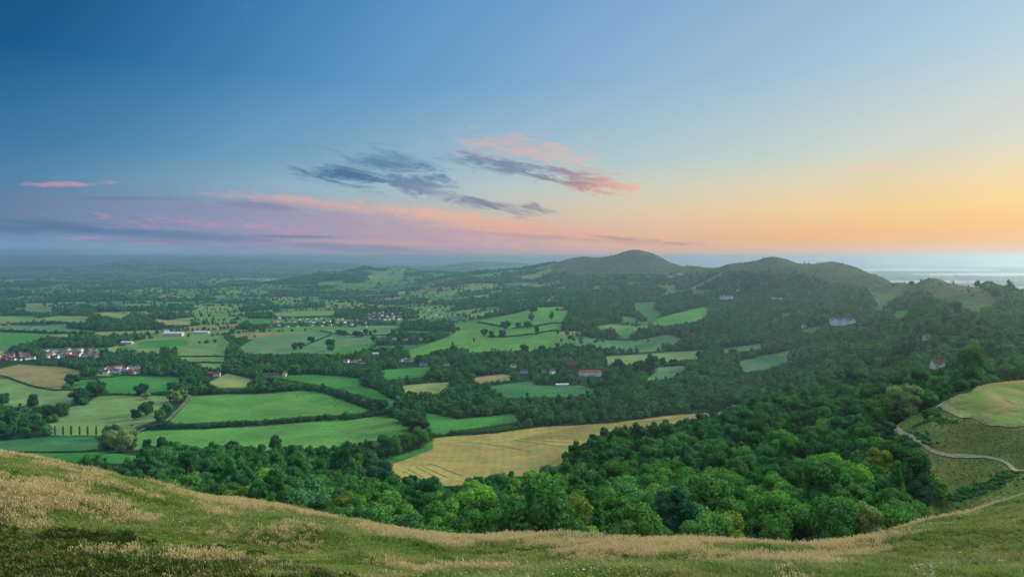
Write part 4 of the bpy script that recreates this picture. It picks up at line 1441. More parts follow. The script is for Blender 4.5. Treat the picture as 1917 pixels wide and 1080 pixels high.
SINGLES = [
    (5, 758, 22, 'round', 'dark teal', 'dark round tree cut by the left edge, standing by the pale pasture', 24),
    (60, 766, 27, 'round', 'dark teal', 'dark domed oak at the left in the pale pasture', 28),
    (88, 779, 24, 'round', 'dark green', 'dark tree just right of the domed oak', 20),
    (115, 779, 30, 'round', 'dark green', 'broad dark tree at the right end of the left-hand clump', 25),
    (66, 790, 30, 'bush', 'bluish green', 'bluish bushy tree below the domed oak', 18),
    (98, 790, 26, 'bush', 'deep green', 'low dark tree below the left-hand clump', 16),
    (66, 806, 26, 'round', 'dark green', 'dark tree left of the poplar row, upper', 20),
    (50, 818, 24, 'round', 'deep green', 'dark tree left of the poplar row, lower', 18),
    (90, 815, 20, 'round', 'bluish green', 'bluish tree at the left end of the poplar row', 20),
    (18, 800, 22, 'tall', 'dark green', 'tall dark tree between pastures near the left edge', 36),
    (6, 822, 26, 'round', 'dark green', 'dark tree at the left edge above the teal field', 22),
    (134, 722, 28, 'round', 'dark teal', 'dark round tree at the right corner of the tan field', 22),
    (181, 741, 38, 'round', 'dark green', 'broad dark tree between the bright and rough pastures', 28),
    (148, 752, 31, 'round', 'dark teal', 'dark tree left of the broad one, beside the hedge', 24),
    (157, 757, 22, 'bush', 'deep green', 'low dark tree in front of the pair above rough pasture', 14),
    (265, 741, 24, 'round', 'dark teal', 'dark round tree in the hedge below the bright pasture', 23),
    (273, 747, 16, 'round', 'grey-green', 'small grey-green tree below the round hedge tree', 12),
    (323, 733, 22, 'round', 'dark green', 'dark tree beside the top of the lane', 20),
    (274, 777, 29, 'round', 'dark teal', 'dark round tree left of the lane, upper of a pair', 27),
    (252, 786, 20, 'round', 'dark teal', 'dark tree left of the lane, lower of a pair', 21),
    (298, 790, 26, 'round', 'deep green', 'leafy tree hugging the left side of the lane', 22),
    (312, 778, 24, 'round', 'bluish green', 'bluish tree higher up the left side of the lane', 24),
    (318, 752, 22, 'tall', 'grey-green', 'pale willow at the top of the lane, left one', 24),
    (332, 755, 20, 'tall', 'grey-green', 'pale willow leaning over the lane, right one', 26),
    (345, 751, 18, 'tall', 'grey-green', 'third pale willow where the lane leaves the trees', 22),
    (200, 842, 36, 'round', 'grey-green', 'large silvery willow at the right end of the teal field', 36),
    (226, 846, 40, 'round', 'grey-green', 'largest silvery willow, middle of the willow clump', 44),
    (247, 845, 26, 'tall', 'bluish green', 'right-hand willow of the silvery clump', 40),
    (212, 820, 30, 'round', 'bluish green', 'rear willow of the silvery clump', 24),
    (237, 822, 30, 'round', 'grey-green', 'rear right willow of the silvery clump', 26),
    (276, 846, 20, 'round', 'dark teal', 'dark tree at the left end of the thick lower hedge', 24),
    (305, 850, 28, 'round', 'dark teal', 'dark domed tree standing up from the thick lower hedge', 32),
    (332, 851, 22, 'round', 'bluish green', 'bluish tree next to the domed hedge tree', 26),
    (434, 852, 28, 'round', 'dark teal', 'dark tree at the right end of the thick lower hedge', 28),
    (466, 862, 28, 'round', 'dark green', 'dark tree below the right end of the lower pasture', 28),
    (517, 845, 26, 'round', 'dark teal', 'lone dark round tree at the foot of the lower pasture', 30),
    (604, 853, 18, 'round', 'dark teal', 'small dark tree by the foot of the lower pasture', 20),
    (713, 918, 52, 'round', 'dark teal', 'big lone dark oak beside the yellow hay field', 54),
    (667, 876, 32, 'round', 'deep green', 'round green tree in the clearing left of the oak', 26),
    (725, 858, 52, 'round', 'deep green', 'large domed tree above the clearing', 44),
    (752, 848, 32, 'round', 'dark green', 'dark tree right of the large domed tree', 36),
    (785, 838, 40, 'round', 'deep green', 'leafy tree at the top left corner of the hay field', 38),
    (770, 806, 42, 'round', 'dark green', 'big dark clump tree where the pasture hedges meet', 36),
    (792, 806, 26, 'round', 'dark green', 'dark tree at the lower right of the hedge junction', 26),
    (755, 792, 34, 'round', 'deep green', 'green tree at the top of the hedge junction', 26),
    (712, 771, 30, 'round', 'dark teal', 'dark round tree at the end of the overgrown hedge', 26),
    (770, 925, 34, 'round', 'dark teal', 'dark tree at the bottom tip of the hay field, left', 34),
    (792, 932, 26, 'round', 'dark green', 'dark tree at the bottom tip of the hay field, right', 36),
    (583, 641, 16, 'round', 'dark teal', 'small round oak alone in the wide teal field', 12),
    (552, 655, 12, 'round', 'dark teal', 'left tree of the pair low in the wide teal field', 14),
    (563, 654, 12, 'round', 'dark green', 'right tree of the pair low in the wide teal field', 14),
    (619, 650, 19, 'round', 'dark teal', 'domed oak in the middle of the wide teal field', 16),
    (620, 658, 15, 'round', 'bluish green', 'bluish tree in front of the middle oak of teal field', 14),
    (634, 627, 13, 'round', 'dark green', 'left tree of the far group in the teal field', 10),
    (645, 628, 14, 'bush', 'dark green', 'second tree of the far group in the teal field', 9),
    (668, 631, 16, 'round', 'dark teal', 'broad dark tree right of the far group', 12),
    (676, 630, 12, 'bush', 'dark teal', 'low tree touching the broad dark one', 9),
    (685, 626, 12, 'round', 'dark teal', 'round dark tree near the top right of the teal field', 11),
    (694, 627, 8, 'tall', 'dark green', 'narrow small tree near the top of the teal field', 9),
    (702, 624, 8, 'round', 'dark teal', 'smallest round tree at the top right of the teal field', 7),
    (699, 639, 14, 'round', 'dark green', 'round tree at the right end of the teal field hedge', 11),
    (947, 617, 18, 'round', 'dark teal', 'tallest dark tree on the sloping pasture', 17),
    (907, 629, 13, 'round', 'dark teal', 'left tree of three on the sloping pasture', 14),
    (920, 632, 14, 'round', 'dark teal', 'middle tree of three on the sloping pasture', 13),
    (940, 633, 16, 'round', 'dark teal', 'right tree of three on the sloping pasture', 17),
    (1033, 600, 11, 'tall', 'dark green', 'narrow tree near the right edge of the sloping pasture', 18),
    (995, 600, 12, 'round', 'dark green', 'tree in the upper middle of the sloping pasture', 14),
    (997, 586, 16, 'round', 'dark green', 'tree at the top of the sloping pasture', 13),
    (970, 614, 11, 'round', 'dark green', 'left tree on the upper pasture hedge', 12),
    (987, 614, 16, 'round', 'dark green', 'right tree on the upper pasture hedge', 13),
    (1005, 627, 15, 'tall', 'dark teal', 'dark tree on the lower pasture hedge', 17),
    (980, 660, 17, 'round', 'dark teal', 'round tree at the bottom left of the sloping pasture', 16),
    (1016, 659, 14, 'round', 'dark green', 'round tree at the bottom right of the sloping pasture', 13),
    (1157, 697, 24, 'round', 'dark teal', 'dark tree at the left of the pale field above the wood', 24),
    (1197, 700, 28, 'round', 'dark green', 'dark tree left of the tall one above the wood', 26),
    (1218, 703, 34, 'tall', 'dark teal', 'tall dark tree between pale and teal fields', 42),
    (1240, 685, 14, 'round', 'dark green', 'small tree at the left end of the leafy hedge', 16),
    (1262, 684, 16, 'round', 'dark teal', 'round tree on the leafy hedge', 12),
    (1310, 674, 16, 'round', 'dark green', 'round tree at the right corner of the pale field', 18),
    (1290, 684, 14, 'round', 'dark teal', 'low tree right of the leafy hedge', 11),
    (1372, 672, 22, 'round', 'dark green', 'round tree left of the right-hand teal field', 18),
    (1707, 536, 10, 'round', 'dark teal', 'round tree alone in the saddle on the skyline', 10),
    (1673, 536, 6, 'bush', 'dark teal', 'tiny bush on the left of the skyline saddle', 4),
    (1763, 524, 6, 'round', 'dark teal', 'small tree on the summit of the nearest hill', 5),
    (1780, 530, 7, 'bush', 'dark teal', 'low bush right of the nearest summit', 4),
    (1818, 541, 4, 'bush', 'dark teal', 'upper of two specks of bush on the right ridge', 3),
    (1838, 548, 4, 'bush', 'dark teal', 'lower of two specks of bush on the right ridge', 4),
    (1860, 556, 13, 'round', 'dark teal', 'dark tree where the right ridge meets the wood', 8),
    (1728, 968, 62, 'tall', 'dark teal', 'large dark tree in the gully below the terraced bank', 82),
]
SG = {'grey-green': 'willows by the fields'}
for (px, py, w, form, tone, lab, h) in SINGLES:
    nm = 'willow' if tone == 'grey-green' or 'willow' in lab else ('bush' if 'bush' in lab.split()[1:3] or lab.startswith('low bush') else 'broadleaf_tree')
    tree_px(px, py, w, form, tone, lab, name=nm, hpx=h)
for i, px in enumerate((103, 118, 133, 149, 164, 180)):
    tree_px(px, 816, 8.5, 'column', 'deep green', 'narrow poplar beside the teal field, %s from left in its row' % ORD[i], 'poplar', 'poplars in a row by the teal field', 'poplar', hpx=21, lift=0.3)

# woodland points -------------------------------------------------------------
SPX = np.array([(s[0], s[1], s[2]) for s in SINGLES])


def band(y0, y1, spacing, pmin=-260, pmax=2180):
    """jittered grid of candidate trees over a distance band"""
    t0, t1 = (pmin - CX) / F, (pmax - CX) / F
    ys = np.arange(y0, y1, spacing * 0.9)
    X, Y = [], []
    for i, y in enumerate(ys):
        xs = np.arange(t0 * y, t1 * y, spacing) + (i % 2) * spacing * 0.5
        X.append(xs)
        Y.append(np.full(len(xs), y))
    X, Y = np.concatenate(X), np.concatenate(Y)
    X = X + RNG.uniform(-0.42, 0.42, len(X)) * spacing
    Y = Y + RNG.uniform(-0.42, 0.42, len(Y)) * spacing
    return X, Y


def keep_clear(px, py, y, h):
    """False where a crown would hide a house"""
    ok = np.ones(len(px), bool)
    top = py - h * F / y
    rp = h / 3.0 * F / y * 0.9
    for (x0, x1, ty, by, yy) in KEEP:
        ok &= ~((px + rp > x0) & (px - rp < x1) & (y < yy + 8) & (top < by - 0.12 * (by - ty)))
    return ok


def woods(y0, y1, spacing, rmin, rmax):
    x, y = band(y0, y1, spacing)
    z = ground_z(x, y)
    cls, _, hd, kf, px, py = land(x, y, z)
    r = RNG.uniform(rmin, rmax, len(x)) * (1 + 0.25 * fbm(x / 60, y / 60, 2))
    r = r * np.where(RNG.random(len(x)) < 0.15, 1.3, 1)
    ok = (cls == 0)
    # thin out on the steep upper hill below the open tops, and leave glades
    gl = fbm(x / 170 + 40, y / 170, 3)
    ok &= (gl > -0.55) | (y < 900)
    if y0 > 1800:
        # field boundaries in the patchwork
        ed = (cls == 1) & (kf < 0) & (hd < spacing * 0.7) & (RNG.random(len(x)) < 0.9)
        stray = (cls == 1) & (kf < 0) & (RNG.random(len(x)) < 0.008)
        r = np.where(ed | stray, r * RNG.uniform(0.5, 0.95, len(x)), r)
        ok |= ed | stray
    mo_ = (cls == 2) & (RNG.random(len(x)) < 0.035)
    r = np.where(mo_, r * 0.4, r)
    ok |= mo_
    bank_ = (cls == 3) & (fbm(x / 22 + 9, y / 22, 3) > 0.28) & (RNG.random(len(x)) < 0.5) & ~inpoly(px, py, [(1765, 755), (1787, 772), (1837, 789), (1900, 798), (2500, 830), (2500, 690), (1850, 705), (1800, 735)])
    r = np.where(bank_, r * 0.28, r)
    ok |= bank_
    # keep off the land margins of outlined fields
    for dx, dy in ((-1, 0), (1, 0), (0, 1), (0, -1)):
        kk = field_of(px + dx * r * F / y * 0.6, py + dy * 1.2, y)
        ok &= ~((kk >= 0) & (kf < 0) & (y < 3000))
    # open ground beyond the crest so that crowns do not rise through the turf edge
    cy = np.interp(px, [c[0] for c in CREST], [c[2] for c in CREST])
    ok &= y > cy + 62
    for C, w in PATHS:
        d = np.full(len(x), 1e9)
        for q in C[::3]:
            d = np.minimum(d, np.hypot(x - q[0], y - q[1]))
        ok &= d > w * 0.6 + r * 0.8
    h = r * 1.9
    ok &= keep_clear(px, py, y, r * 3.0)
    # crowns in front of an open field stay below its near edge
    if y0 < 3600:
        for fr in (0.95, 0.62):
            kk = field_of(px, py - fr * h * F / y, np.full(len(x), 2000.0))
            near_px = fr * h * F / y
            ok &= ~((kk >= 0) & (near_px > 2.5))
    ok &= ~((px < 140) & (y < 760))
    ok &= seen(x, y, z + np.where(y > 1500, 0.4, 1.0) * h)
    return np.stack([x[ok], y[ok], z[ok], r[ok], px[ok], py[ok], cls[ok]], -1)


W1 = woods(115, 420, 8.8, 3.0, 6.6)
W2 = woods(420, 980, 9.8, 3.6, 7.2)
W3 = woods(980, 1900, 12.0, 5.0, 8.2)
W4 = woods(1900, 3600, 14, 5.5, 9.0)
W5 = woods(3600, 7500, 24, 8, 13)
W6 = woods(7500, 20000, 70, 13, 25)
# trees must not stand on the singles
def off_singles(W):
    ok = np.ones(len(W), bool)
    for (sx, sy, sw) in SPX:
        ok &= ~((np.abs(W[:, 4] - sx) < sw * 0.45) & (W[:, 5] > sy - 2) & (W[:, 5] < sy + 16) & (W[:, 1] < 1400))
    return W[ok]
W1, W2, W3 = off_singles(W1), off_singles(W2), off_singles(W3)
print('WOODS', len(W1), len(W2), len(W3), len(W4), len(W5), len(W6))

# the 200 that show largest become trees of their own
NEAR = np.concatenate([W1, W2])
inside = (NEAR[:, 4] > -10) & (NEAR[:, 4] < 1927) & (NEAR[:, 6] == 0)
topy = NEAR[:, 5] - NEAR[:, 3] * 1.9 * F / NEAR[:, 1]
crestpy = np.interp(NEAR[:, 4], [c[0] for c in CREST], [c[1] for c in CREST])
visible = inside & (topy < crestpy - 12)
size = NEAR[:, 3] / NEAR[:, 1] * visible
order = np.argsort(-size)[:205]
solo = np.zeros(len(NEAR), bool)
solo[order] = True
SOLO = NEAR[solo]
REST = NEAR[~solo]


def place_of(px):
    if px < 480:
        return 'below the straw slope'
    if px < 690:
        return 'left of lone oak'
    if px < 1000:
        return 'below the hay field'
    if px < 1300:
        return 'beyond the middle crest'
    if px < 1560:
        return 'at the gully mouth'
    return 'under the terraced bank'


groups = {}
for t in SOLO:
    groups.setdefault(place_of(t[4]), []).append(t)
FORMTXT = {'round': 'round', 'tall': 'tall', 'bush': 'low bushy', 'spire': 'pointed'}
rngp = random.Random(11)
for place, lst in groups.items():
    lst.sort(key=lambda t: t[1])
    rows = max(1, round(math.sqrt(len(lst) / 2.2)))
    per = math.ceil(len(lst) / rows)
    for ri in range(rows):
        row = sorted(lst[ri * per:(ri + 1) * per], key=lambda t: t[4])
        for ci, t in enumerate(row):
            form = rngp.choices(['round', 'tall', 'bush', 'spire'], [0.60, 0.22, 0.13, 0.05])[0]
            nn_ = float(fbm(np.array([t[0] / 45]), np.array([t[1] / 45]), 2)[0])
            if ri == 0 and rngp.random() < 0.55:
                tone = rngp.choice(['fresh green', 'mid green', 'mid green', 'deep green', 'deep green', 'olive'])
            else:
                tone = rngp.choices(TN, [0.4, 1.2, 2.2, 2.4, 1.0, 1.4 + nn_, 0.6 + nn_, 0.4, 0.12, 0.12])[0]
            lab = '%s %s tree, %s from left in %s woodland row %s' % (tone, FORMTXT[form], ORD[ci], ORD[ri], place)
            r = t[3] * {'round': 1.0, 'tall': 0.85, 'bush': 1.0, 'spire': 0.7}[form]
            tree(t[0], t[1], r, form, tone, lab, 'tree', 'nearest trees of the wood below the crest', 'broadleaf_tree', 0.15, rngp.uniform(0.9, 1.15), rngp)

# ------------------------------------------------------------------ the rest of the woods, as masses
PROTO = {}


def proto_collection(name, items, material, nleaf):
    c = bpy.data.collections.new(name)
    for i, (v, f, t) in enumerate(items):
        me = mesh_from('%s_%02d' % (name, i), v, f, [material], tint=t)
        o = bpy.data.objects.new('%s_%02d' % (name, i), me)
        c.objects.link(o)
    return c


def scatter_tree(coll, name):
    ng = bpy.data.node_groups.new(name, 'GeometryNodeTree')
    ng.interface.new_socket('Geometry', in_out='INPUT', socket_type='NodeSocketGeometry')
    ng.interface.new_socket('Geometry', in_out='OUTPUT', socket_type='NodeSocketGeometry')
    N = ng.nodes
    gi, go = N.new('NodeGroupInput'), N.new('NodeGroupOutput')
    ci = N.new('GeometryNodeCollectionInfo')
    ci.inputs['Collection'].default_value = coll
    ci.inputs['Separate Children'].default_value = True
    ci.inputs['Reset Children'].default_value = True
    ip = N.new('GeometryNodeInstanceOnPoints')
    ip.inputs['Pick Instance'].default_value = True

    def attr(nm, typ):
        a = N.new('GeometryNodeInputNamedAttribute')
        a.data_type = typ
        a.inputs['Name'].default_value = nm
        return a.outputs['Attribute']
    L = ng.links
    L.new(gi.outputs[0], ip.inputs['Points'])
    L.new(ci.outputs[0], ip.inputs['Instance'])
    L.new(attr('pick', 'INT'), ip.inputs['Instance Index'])
    L.new(attr('size', 'FLOAT_VECTOR'), ip.inputs['Scale'])
    e2r = N.new('FunctionNodeEulerToRotation')
    L.new(attr('turn', 'FLOAT_VECTOR'), e2r.inputs[0])
    L.new(e2r.outputs[0], ip.inputs['Rotation'])
    L.new(ip.outputs[0], go.inputs[0])
    return ng


def scatter(name, coll, npick, pos, size, label, cat, tilt=0.0):
    n = len(pos)
    me = bpy.data.meshes.new(name)
    me.vertices.add(n)
    me.vertices.foreach_set('co', np.asarray(pos, np.float32).ravel())
    a = me.attributes.new('size', 'FLOAT_VECTOR', 'POINT')
    a.data.foreach_set('vector', np.asarray(size, np.float32).ravel())
    a = me.attributes.new('turn', 'FLOAT_VECTOR', 'POINT')
    tr = np.zeros((n, 3), np.float32)
    tr[:, 2] = RNG.uniform(0, 6.28, n)
    if tilt:
        tr[:, 0] = RNG.normal(0, tilt, n)
        tr[:, 1] = RNG.normal(0, tilt, n)
    a.data.foreach_set('vector', tr.ravel())
    a = me.attributes.new('pick', 'INT', 'POINT')
    a.data.foreach_set('value', RNG.integers(0, npick, n).astype(np.int32))
    o = link(name, me)
    md = o.modifiers.new('scatter', 'NODES')
    md.node_group = scatter_tree(coll, name)
    tag(o, label, cat, kind='stuff')
    return o


near_items = KINDS['round'][:4] + KINDS['tall'][:3] + KINDS['bush'][:1]
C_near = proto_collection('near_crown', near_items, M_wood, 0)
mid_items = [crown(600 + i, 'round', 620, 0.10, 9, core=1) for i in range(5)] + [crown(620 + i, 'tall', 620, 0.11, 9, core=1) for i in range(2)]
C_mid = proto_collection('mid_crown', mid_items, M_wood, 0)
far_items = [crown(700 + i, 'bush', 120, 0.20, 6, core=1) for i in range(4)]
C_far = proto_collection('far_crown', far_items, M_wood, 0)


def mass(name, coll, npick, W, label, hs=(0.75, 1.3)):
    pos = W[:, :3].copy()
    r = W[:, 3]
    pos[:, 2] += np.where(W[:, 6] == 3, -0.2, 0.05 * r)
    s = np.stack([r * RNG.uniform(0.85, 1.1, len(r)), r, r * RNG.uniform(hs[0], hs[1], len(r))], -1)
    return scatter(name, coll, npick, pos, s, label, 'woodland')


mass('woodland', C_near, 8, REST, 'dense green canopy of the wood filling the slope below the crest')
mass('woodland', C_mid, 7, W3, 'tree belts and woods around the nearer fields')
mass('woodland', C_mid, 7, W4, 'woods and tree rows beyond the nearer fields and on the hillside')
mass('woodland', C_far, 4, W5, 'far tree belts fading into blue haze')
mass('woodland', C_far, 4, W6, 'farthest hazy blue woods below the horizon', hs=(0.35, 0.6))

# ------------------------------------------------------------------ livestock in the large pastures


def beast(px, py, material, name, label, cat, group, L=2.2, rot=0.0, grazing=True):
    x, y, z = hit(px, py)
    import bmesh
    bm = bmesh.new()
    rows = [(-0.50, 0.60, 0.10, 0.12), (-0.44, 0.60, 0.15, 0.20), (-0.25, 0.58, 0.19, 0.24), (0.05, 0.56, 0.20, 0.25), (0.28, 0.60, 0.17, 0.24), (0.42, 0.62, 0.11, 0.17),
            (0.56, 0.50 if grazing else 0.78, 0.07, 0.10), (0.66, 0.30 if grazing else 0.88, 0.065, 0.09), (0.80, 0.14 if grazing else 0.84, 0.035, 0.05)]
    rings = []
    for (u, zc, wy, wz) in rows:
        rings.append([bm.verts.new((u * L, math.cos(a) * wy * L, (zc + math.sin(a) * wz) * L * 0.95)) for a in [k * math.pi / 4 for k in range(8)]])
    for a, b in zip(rings[:-1], rings[1:]):
        for k in range(8):
            bm.faces.new((a[k], a[(k + 1) % 8], b[(k + 1) % 8], b[k]))
    bm.faces.new(rings[0][::-1])
    bm.faces.new(rings[-1])
    for (lx, ly) in ((-0.38, -0.11), (-0.38, 0.11), (0.30, -0.10), (0.30, 0.10)):
        prev = None
        for (zq, rr) in ((0.52, 0.07), (0.30, 0.045), (0.0, 0.035)):
            ring = [bm.verts.new(((lx + (0.02 if zq == 0.30 else 0)) * L + math.cos(a) * rr * L, ly * L + math.sin(a) * rr * L, zq * L * 0.95)) for a in [k * math.pi / 3 for k in range(6)]]
            if prev:
                for k in range(6):
                    bm.faces.new((prev[k], prev[(k + 1) % 6], ring[(k + 1) % 6], ring[k]))
            prev = ring
    me = bpy.data.meshes.new(name)
    bm.to_mesh(me)
    bm.free()
    me.materials.append(material)
    o = link(name, me, loc=(x, y, z), rot=rot)
    tag(o, label, cat, group)


beast(555, 742, M_black, 'cow', 'black cow grazing near the top of the large pasture', 'cow', 'cows in the large pasture', 2.4, 0.1)
beast(627, 761, M_black, 'cow', 'black cow lowest of three at the right of the large pasture', 'cow', 'cows in the large pasture', 2.3, 2.8)
beast(631, 757, M_black, 'cow', 'black cow in the middle of three at the right of the pasture', 'cow', 'cows in the large pasture', 2.3, 0.9)
beast(634, 754, M_black, 'cow', 'black cow highest of three at the right of the pasture', 'cow', 'cows in the large pasture', 2.2, 0.4)
for i, (a, b) in enumerate(((574, 739), (579, 741), (575, 744), (581, 745), (577, 748))):
    beast(a, b, M_fleece, 'sheep', 'pale sheep in the large pasture, %s of five from the top' % ORD[i], 'sheep', 'sheep in the large pasture', 1.4, i * 1.3)
beast(790, 842, M_fleece, 'sheep', 'pale sheep beside the top left corner of the hay field', 'sheep', 'sheep by the hay field', 1.9, 0.3)

# ------------------------------------------------------------------ grass of the hillside in the foreground


def grass_tuft(seed, n, h, spread, width, heads=0.0, lean=0.35, hw=0.02):
    rng = np.random.default_rng(seed)
    V, Fc, T = [], [], []
    for i in range(n):
        a = rng.uniform(0, 6.28)
        r = spread * math.sqrt(rng.random())
        b = np.array([math.cos(a) * r, math.sin(a) * r, -0.05])
        la = rng.uniform(0, 6.28)
        ln = rng.uniform(0.05, lean)
        hh = h * rng.uniform(0.55, 1.15)
        d = np.array([math.cos(la), math.sin(la), 0])
        s = np.array([-d[1], d[0], 0]) * width * rng.uniform(0.6, 1.3)
        m = b + d * ln * hh * 0.3 + np.array([0, 0, hh * 0.6])
        t = b + d * ln * hh + np.array([0, 0, hh])
        k = len(V)
        tt = rng.uniform(0.2, 0.8)
        V += [b - s, b + s, m + s * 0.8, m - s * 0.8, t]
        Fc += [(k, k + 1, k + 2), (k, k + 2, k + 3), (k + 3, k + 2, k + 4)]
        T += [tt] * 3
        if rng.random() < heads:
            k = len(V)
            hs = np.array([math.cos(la + 1), math.sin(la + 1), 0]) * hw
            up = (t - m) / np.linalg.norm(t - m)
            V += [t - up * 0.05, t + hs + up * 0.03, t + up * 0.13, t - hs + up * 0.03]
            Fc += [(k, k + 1, k + 2), (k, k + 2, k + 3)]
            T += [1.6, 1.6]
    return np.array(V), np.array(Fc), np.array(T)


def grass_material(name, stops, head):
    m, g = mat(name)
    geo = g.n('ShaderNodeNewGeometry')
    oi = g.n('ShaderNodeObjectInfo')
    n = g.noise(geo.outputs['Position'], 0.22, 4, 0.65)
    f = g.m('ADD', g.m('MULTIPLY', g.linear(n, 0.3, 0.7), 0.75), g.m('MULTIPLY', oi.outputs['Random'], 0.25))
    c = g.ramp(f, stops)
    at = g.n('ShaderNodeAttribute', attribute_name='tint')
    isH = g.m('GREATER_THAN', at.outputs['Fac'], 1.3)
    k = g.linear(at.outputs['Fac'], 0.2, 0.8, 0.7, 1.3)
    c = g.mix(1.0, c, g.comb(k, k, k), 'MULTIPLY')
    c = g.mix(isH, c, head)
    d = g.n('ShaderNodeBsdfDiffuse')
    g.link(c, d.inputs[0])
    t = g.n('ShaderNodeBsdfTranslucent')
    g.link(c, t.inputs[0])
    mx = g.n('ShaderNodeMixShader')
    mx.inputs[0].default_value = 0.3
    g.link(d.outputs[0], mx.inputs[1])
    g.link(t.outputs[0], mx.inputs[2])
    finish(g, mx.outputs[0])
    return m


M_straw = grass_material('straw_grass', [(0.0, (0.15, 0.21, 0.04)), (0.35, (0.28, 0.27, 0.07)), (0.6, (0.38, 0.34, 0.10)), (0.8, (0.48, 0.42, 0.16)), (1.0, (0.56, 0.48, 0.22))], (0.58, 0.49, 0.25))
M_green = grass_material('green_grass', [(0.0, (0.055, 0.14, 0.018)), (0.35, (0.125, 0.25, 0.034)), (0.6, (0.24, 0.32, 0.065)), (0.8, (0.33, 0.35, 0.10)), (1.0, (0.40, 0.38, 0.14))], (0.30, 0.27, 0.14))
M_fort = grass_material('fort_grass', [(0.0, (0.04, 0.11, 0.02)), (0.4, (0.085, 0.18, 0.032)), (0.7, (0.14, 0.21, 0.045)), (1.0, (0.21, 0.215, 0.065))], (0.24, 0.22, 0.10))
M_dark = grass_material('shade_dark_grass', [(0.0, (0.022, 0.042, 0.010)), (0.5, (0.045, 0.075, 0.016)), (0.8, (0.085, 0.105, 0.025)), (1.0, (0.12, 0.115, 0.035))], (0.16, 0.11, 0.06))  # grass colour darkened to paint in the lower-left shade
M_flower = simple('white_petals', (0.72, 0.74, 0.66), 0.05, 2.0)


def gcoll(name, items, material):
    c = bpy.data.collections.new(name)
    for i, (v, f, t) in enumerate(items):
        o = bpy.data.objects.new('%s_%02d' % (name, i), mesh_from('%s_%02d' % (name, i), v, f, [material], tint=t))
        c.objects.link(o)
    return c


C_straw = gcoll('straw_tuft', [grass_tuft(i, 20, 0.52, 0.24, 0.010, 0.75, 0.4, 0.022) for i in range(4)], M_straw)
C_green = gcoll('green_tuft', [grass_tuft(20 + i, 26, 0.30, 0.22, 0.016, 0.08, 0.9) for i in range(4)], M_green)
C_fort = gcoll('fort_tuft', [grass_tuft(60 + i, 24, 0.30, 0.24, 0.03, 0.05, 0.9) for i in range(4)], M_fort)
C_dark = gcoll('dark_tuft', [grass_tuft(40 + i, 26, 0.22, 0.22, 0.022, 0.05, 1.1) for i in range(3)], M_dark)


def turf_points(n, power=1.0):
    """points over the visible hillside, evenly per square metre but thinner with distance"""
    u = RNG.random(n)
    y = 30 * (100 / 30.0) ** u
    px = RNG.uniform(-160, 2080, n)
    x = (px - CX) / F * y
    cy = np.interp(px, [c[0] for c in CREST], [c[2] for c in CREST])
    ok = (y < cy + 9) & (RNG.random(n) < np.clip(y / 75, 0.3, 1))
    x, y, px = x[ok], y[ok], px[ok]
    for C, w in PATHS:
        if C[:, 1].mean() > 130:
            continue
        d = np.full(len(x), 1e9)
        for q in C:
            d = np.minimum(d, np.hypot(x - q[0], y - q[1]))
        k = d > w * 0.42
        x, y, px = x[k], y[k], px[k]
    z = ground_z(x, y)
    return x, y, z, px, HY - (z - CAMZ) / y * F


x, y, z, px, py = turf_points(210000)
S = straw_mask(x, y)
trail = np.exp(-((py - np.interp(px, [300, 480, 620, 800], [1005, 1035, 1060, 1090])) / 14) ** 2) * ((px > 250) & (px < 800))
trail2 = np.exp(-((py - np.interp(px, [1600, 1700, 1800, 1917], [1085, 1060, 1030, 1005])) / 14) ** 2) * (px > 1560)
dark = ((py > np.interp(px, [-200, 0, 150, 300, 420, 560, 700], [970, 985, 995, 1020, 1040, 1068, 1100]) + 55 * fbm(x / 4, y / 3, 4)) & (px < 700) & (RNG.random(len(x)) < 0.8))  # lower-left corner where shade is put into the tuft colour
u = RNG.random(len(x))
isS = (u < S * 0.95) & ~dark & (trail + trail2 < 0.5)
isG = ~isS & ~dark
tr = np.clip(trail + trail2, 0, 1)


def sz(m, lo, hi):
    k = RNG.uniform(lo, hi, m.sum()) * (1 - 0.55 * tr[m])
    return np.stack([k * 1.1, k * 1.1, k], -1)


P3 = np.stack([x, y, z], -1)
scatter('straw_grass', C_straw, 4, P3[isS], sz(isS, 0.55, 1.15), 'straw-coloured seeding grass on the crest of the hillside', 'grass', 0.1)
scatter('green_grass', C_green, 4, P3[isG], sz(isG, 0.6, 1.3), 'short green grass on the foreground hillside', 'grass', 0.15)
scatter('shade_tufts', C_dark, 3, P3[dark], sz(dark, 0.7, 1.5), 'low tufts coloured dark as shade at the lower left', 'ground cover', 0.2)

# bracken and rough herbage on the far terraced bank
n = 42000
by = RNG.uniform(150, 345, n)
bx = (RNG.uniform(1600, 2150, n) - CX) / F * by
bz = ground_z(bx, by)
bqx, bqy = to_px(bx, by, bz)
inb = (inpoly(bqx, bqy, BANK) | inpoly(bqx, bqy, BANK2))
plat_poly = [(1765, 755), (1787, 772), (1837, 789), (1900, 798), (2500, 830), (2500, 690), (1850, 705), (1800, 735)]
onp = inpoly(bqx, bqy, plat_poly)
for C, w in PATHS:
    if C[:, 1].mean() < 130 or C[:, 1].mean() > 500:
        continue
    d = np.full(n, 1e9)
    for q in C[::2]:
        d = np.minimum(d, np.hypot(bx - q[0], by - q[1]))
    inb &= d > w * 0.55 + 0.3
dn = fbm(bx / 13 + 4, by / 13, 4)
pk = inb & ~onp & (dn > 0.0)
PB = np.stack([bx, by, bz], -1)
pk &= RNG.random(n) < 0.5
k = RNG.uniform(0.35, 1.3, pk.sum()) * np.clip(0.4 + dn[pk] * 2.2, 0.4, 1.3)
scatter('bracken', C_far, 4, PB[pk] - [0, 0, 0.1], np.stack([k, k, k * 0.8], -1), 'dark bracken patches on the terraced bank', 'bracken', 0.2)
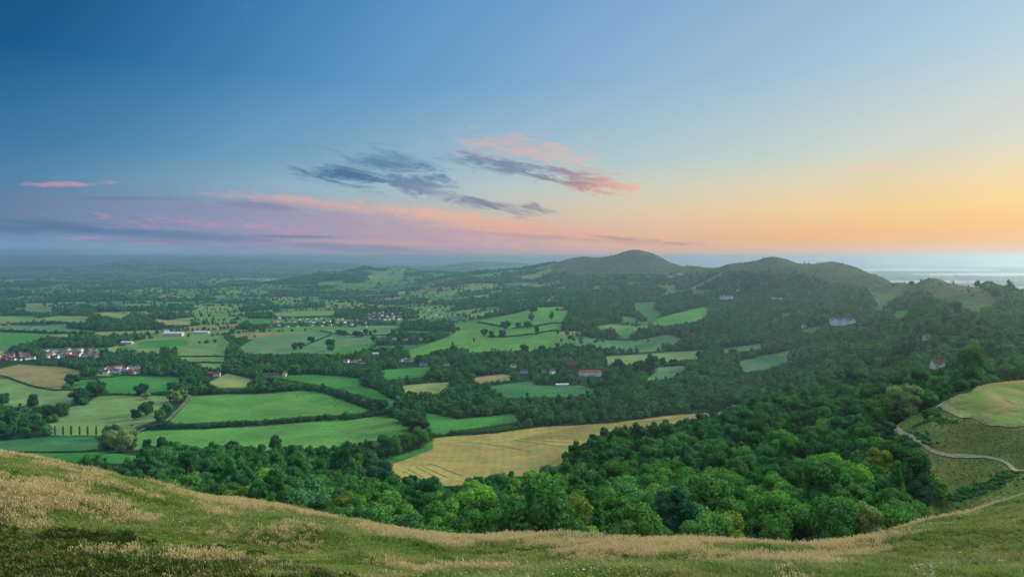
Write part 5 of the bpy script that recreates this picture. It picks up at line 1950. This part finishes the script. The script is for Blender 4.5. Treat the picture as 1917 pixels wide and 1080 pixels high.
pk = inb & ~onp & (dn <= 0.05) & (RNG.random(n) < 0.7)
k = RNG.uniform(0.5, 1.1, pk.sum())
scatter('rough_grass', C_fort, 4, PB[pk], np.stack([k * 1.3, k * 1.3, k * 0.7], -1), 'rough green grass on the terraced bank', 'grass', 0.2)
pk = inb & onp & (dn > 0.2)
k = RNG.uniform(0.8, 1.5, pk.sum())
scatter('straw_grass', C_straw, 4, PB[pk], np.stack([k * 1.4, k * 1.4, k * 0.6], -1), 'pale dry grass on the flat top of the terraced bank', 'grass', 0.2)

# small white flower heads in patches
fl = (fbm(x / 4 + 50, y / 4, 3) > 0.30) & (RNG.random(len(x)) < 0.10) & isG
fv, ff = ICO1
C_fl = gcoll('flower_head', [(fv * [0.03, 0.03, 0.02] + [0, 0, 0.30], ff, np.full(len(ff), 0.5))], M_flower)
scatter('wild_flowers', C_fl, 1, P3[fl], np.ones((fl.sum(), 3)) * RNG.uniform(0.6, 1.3, (fl.sum(), 1)), 'scattered white flower heads in the foreground grass', 'wild flowers')
print('GRASS', isS.sum(), isG.sum(), dark.sum(), fl.sum())

# low mist lying in the hollows of the far plains
ms_, g = mat('mist_air')
pv = g.n('ShaderNodeVolumePrincipled')
pv.inputs['Color'].default_value = (0.95, 0.97, 1.0, 1)
pv.inputs['Density'].default_value = 0.0018
pv.inputs['Anisotropy'].default_value = 0.3
out = g.n('ShaderNodeOutputMaterial')
g.link(pv.outputs[0], out.inputs['Volume'])
for i, (px, Y, hx, hy, top) in enumerate(((60, 8000, 520, 150, 30), (170, 7300, 430, 110, 26), (330, 6400, 380, 90, 20), (470, 8600, 700, 260, 20), (130, 6000, 260, 60, 10),
                                          (1790, 5200, 500, 160, 22), (1900, 6500, 900, 320, 30), (1720, 8200, 1200, 380, 36), (1880, 11500, 2200, 900, 60), (1700, 16000, 2600, 1200, 80))):
    v, f = ICO2
    x0 = (px - CX) / F * Y
    z0 = float(ground_z(x0, Y))
    vv = v * np.array([hx, hy, top]) * (0.8 + 0.35 * fbm(v[:, 0:1] * 2 + i, v[:, 1:2] * 2 + i, 2))
    o = link('mist', mesh_from('mist', vv, f, [ms_]), loc=(x0, Y, z0 + 1))
    tag(o, ('pale mist lying low on the far left plain' if px < 900 else 'pale mist sheet over the plain beyond the right-hand ridge'), 'mist', kind='stuff')
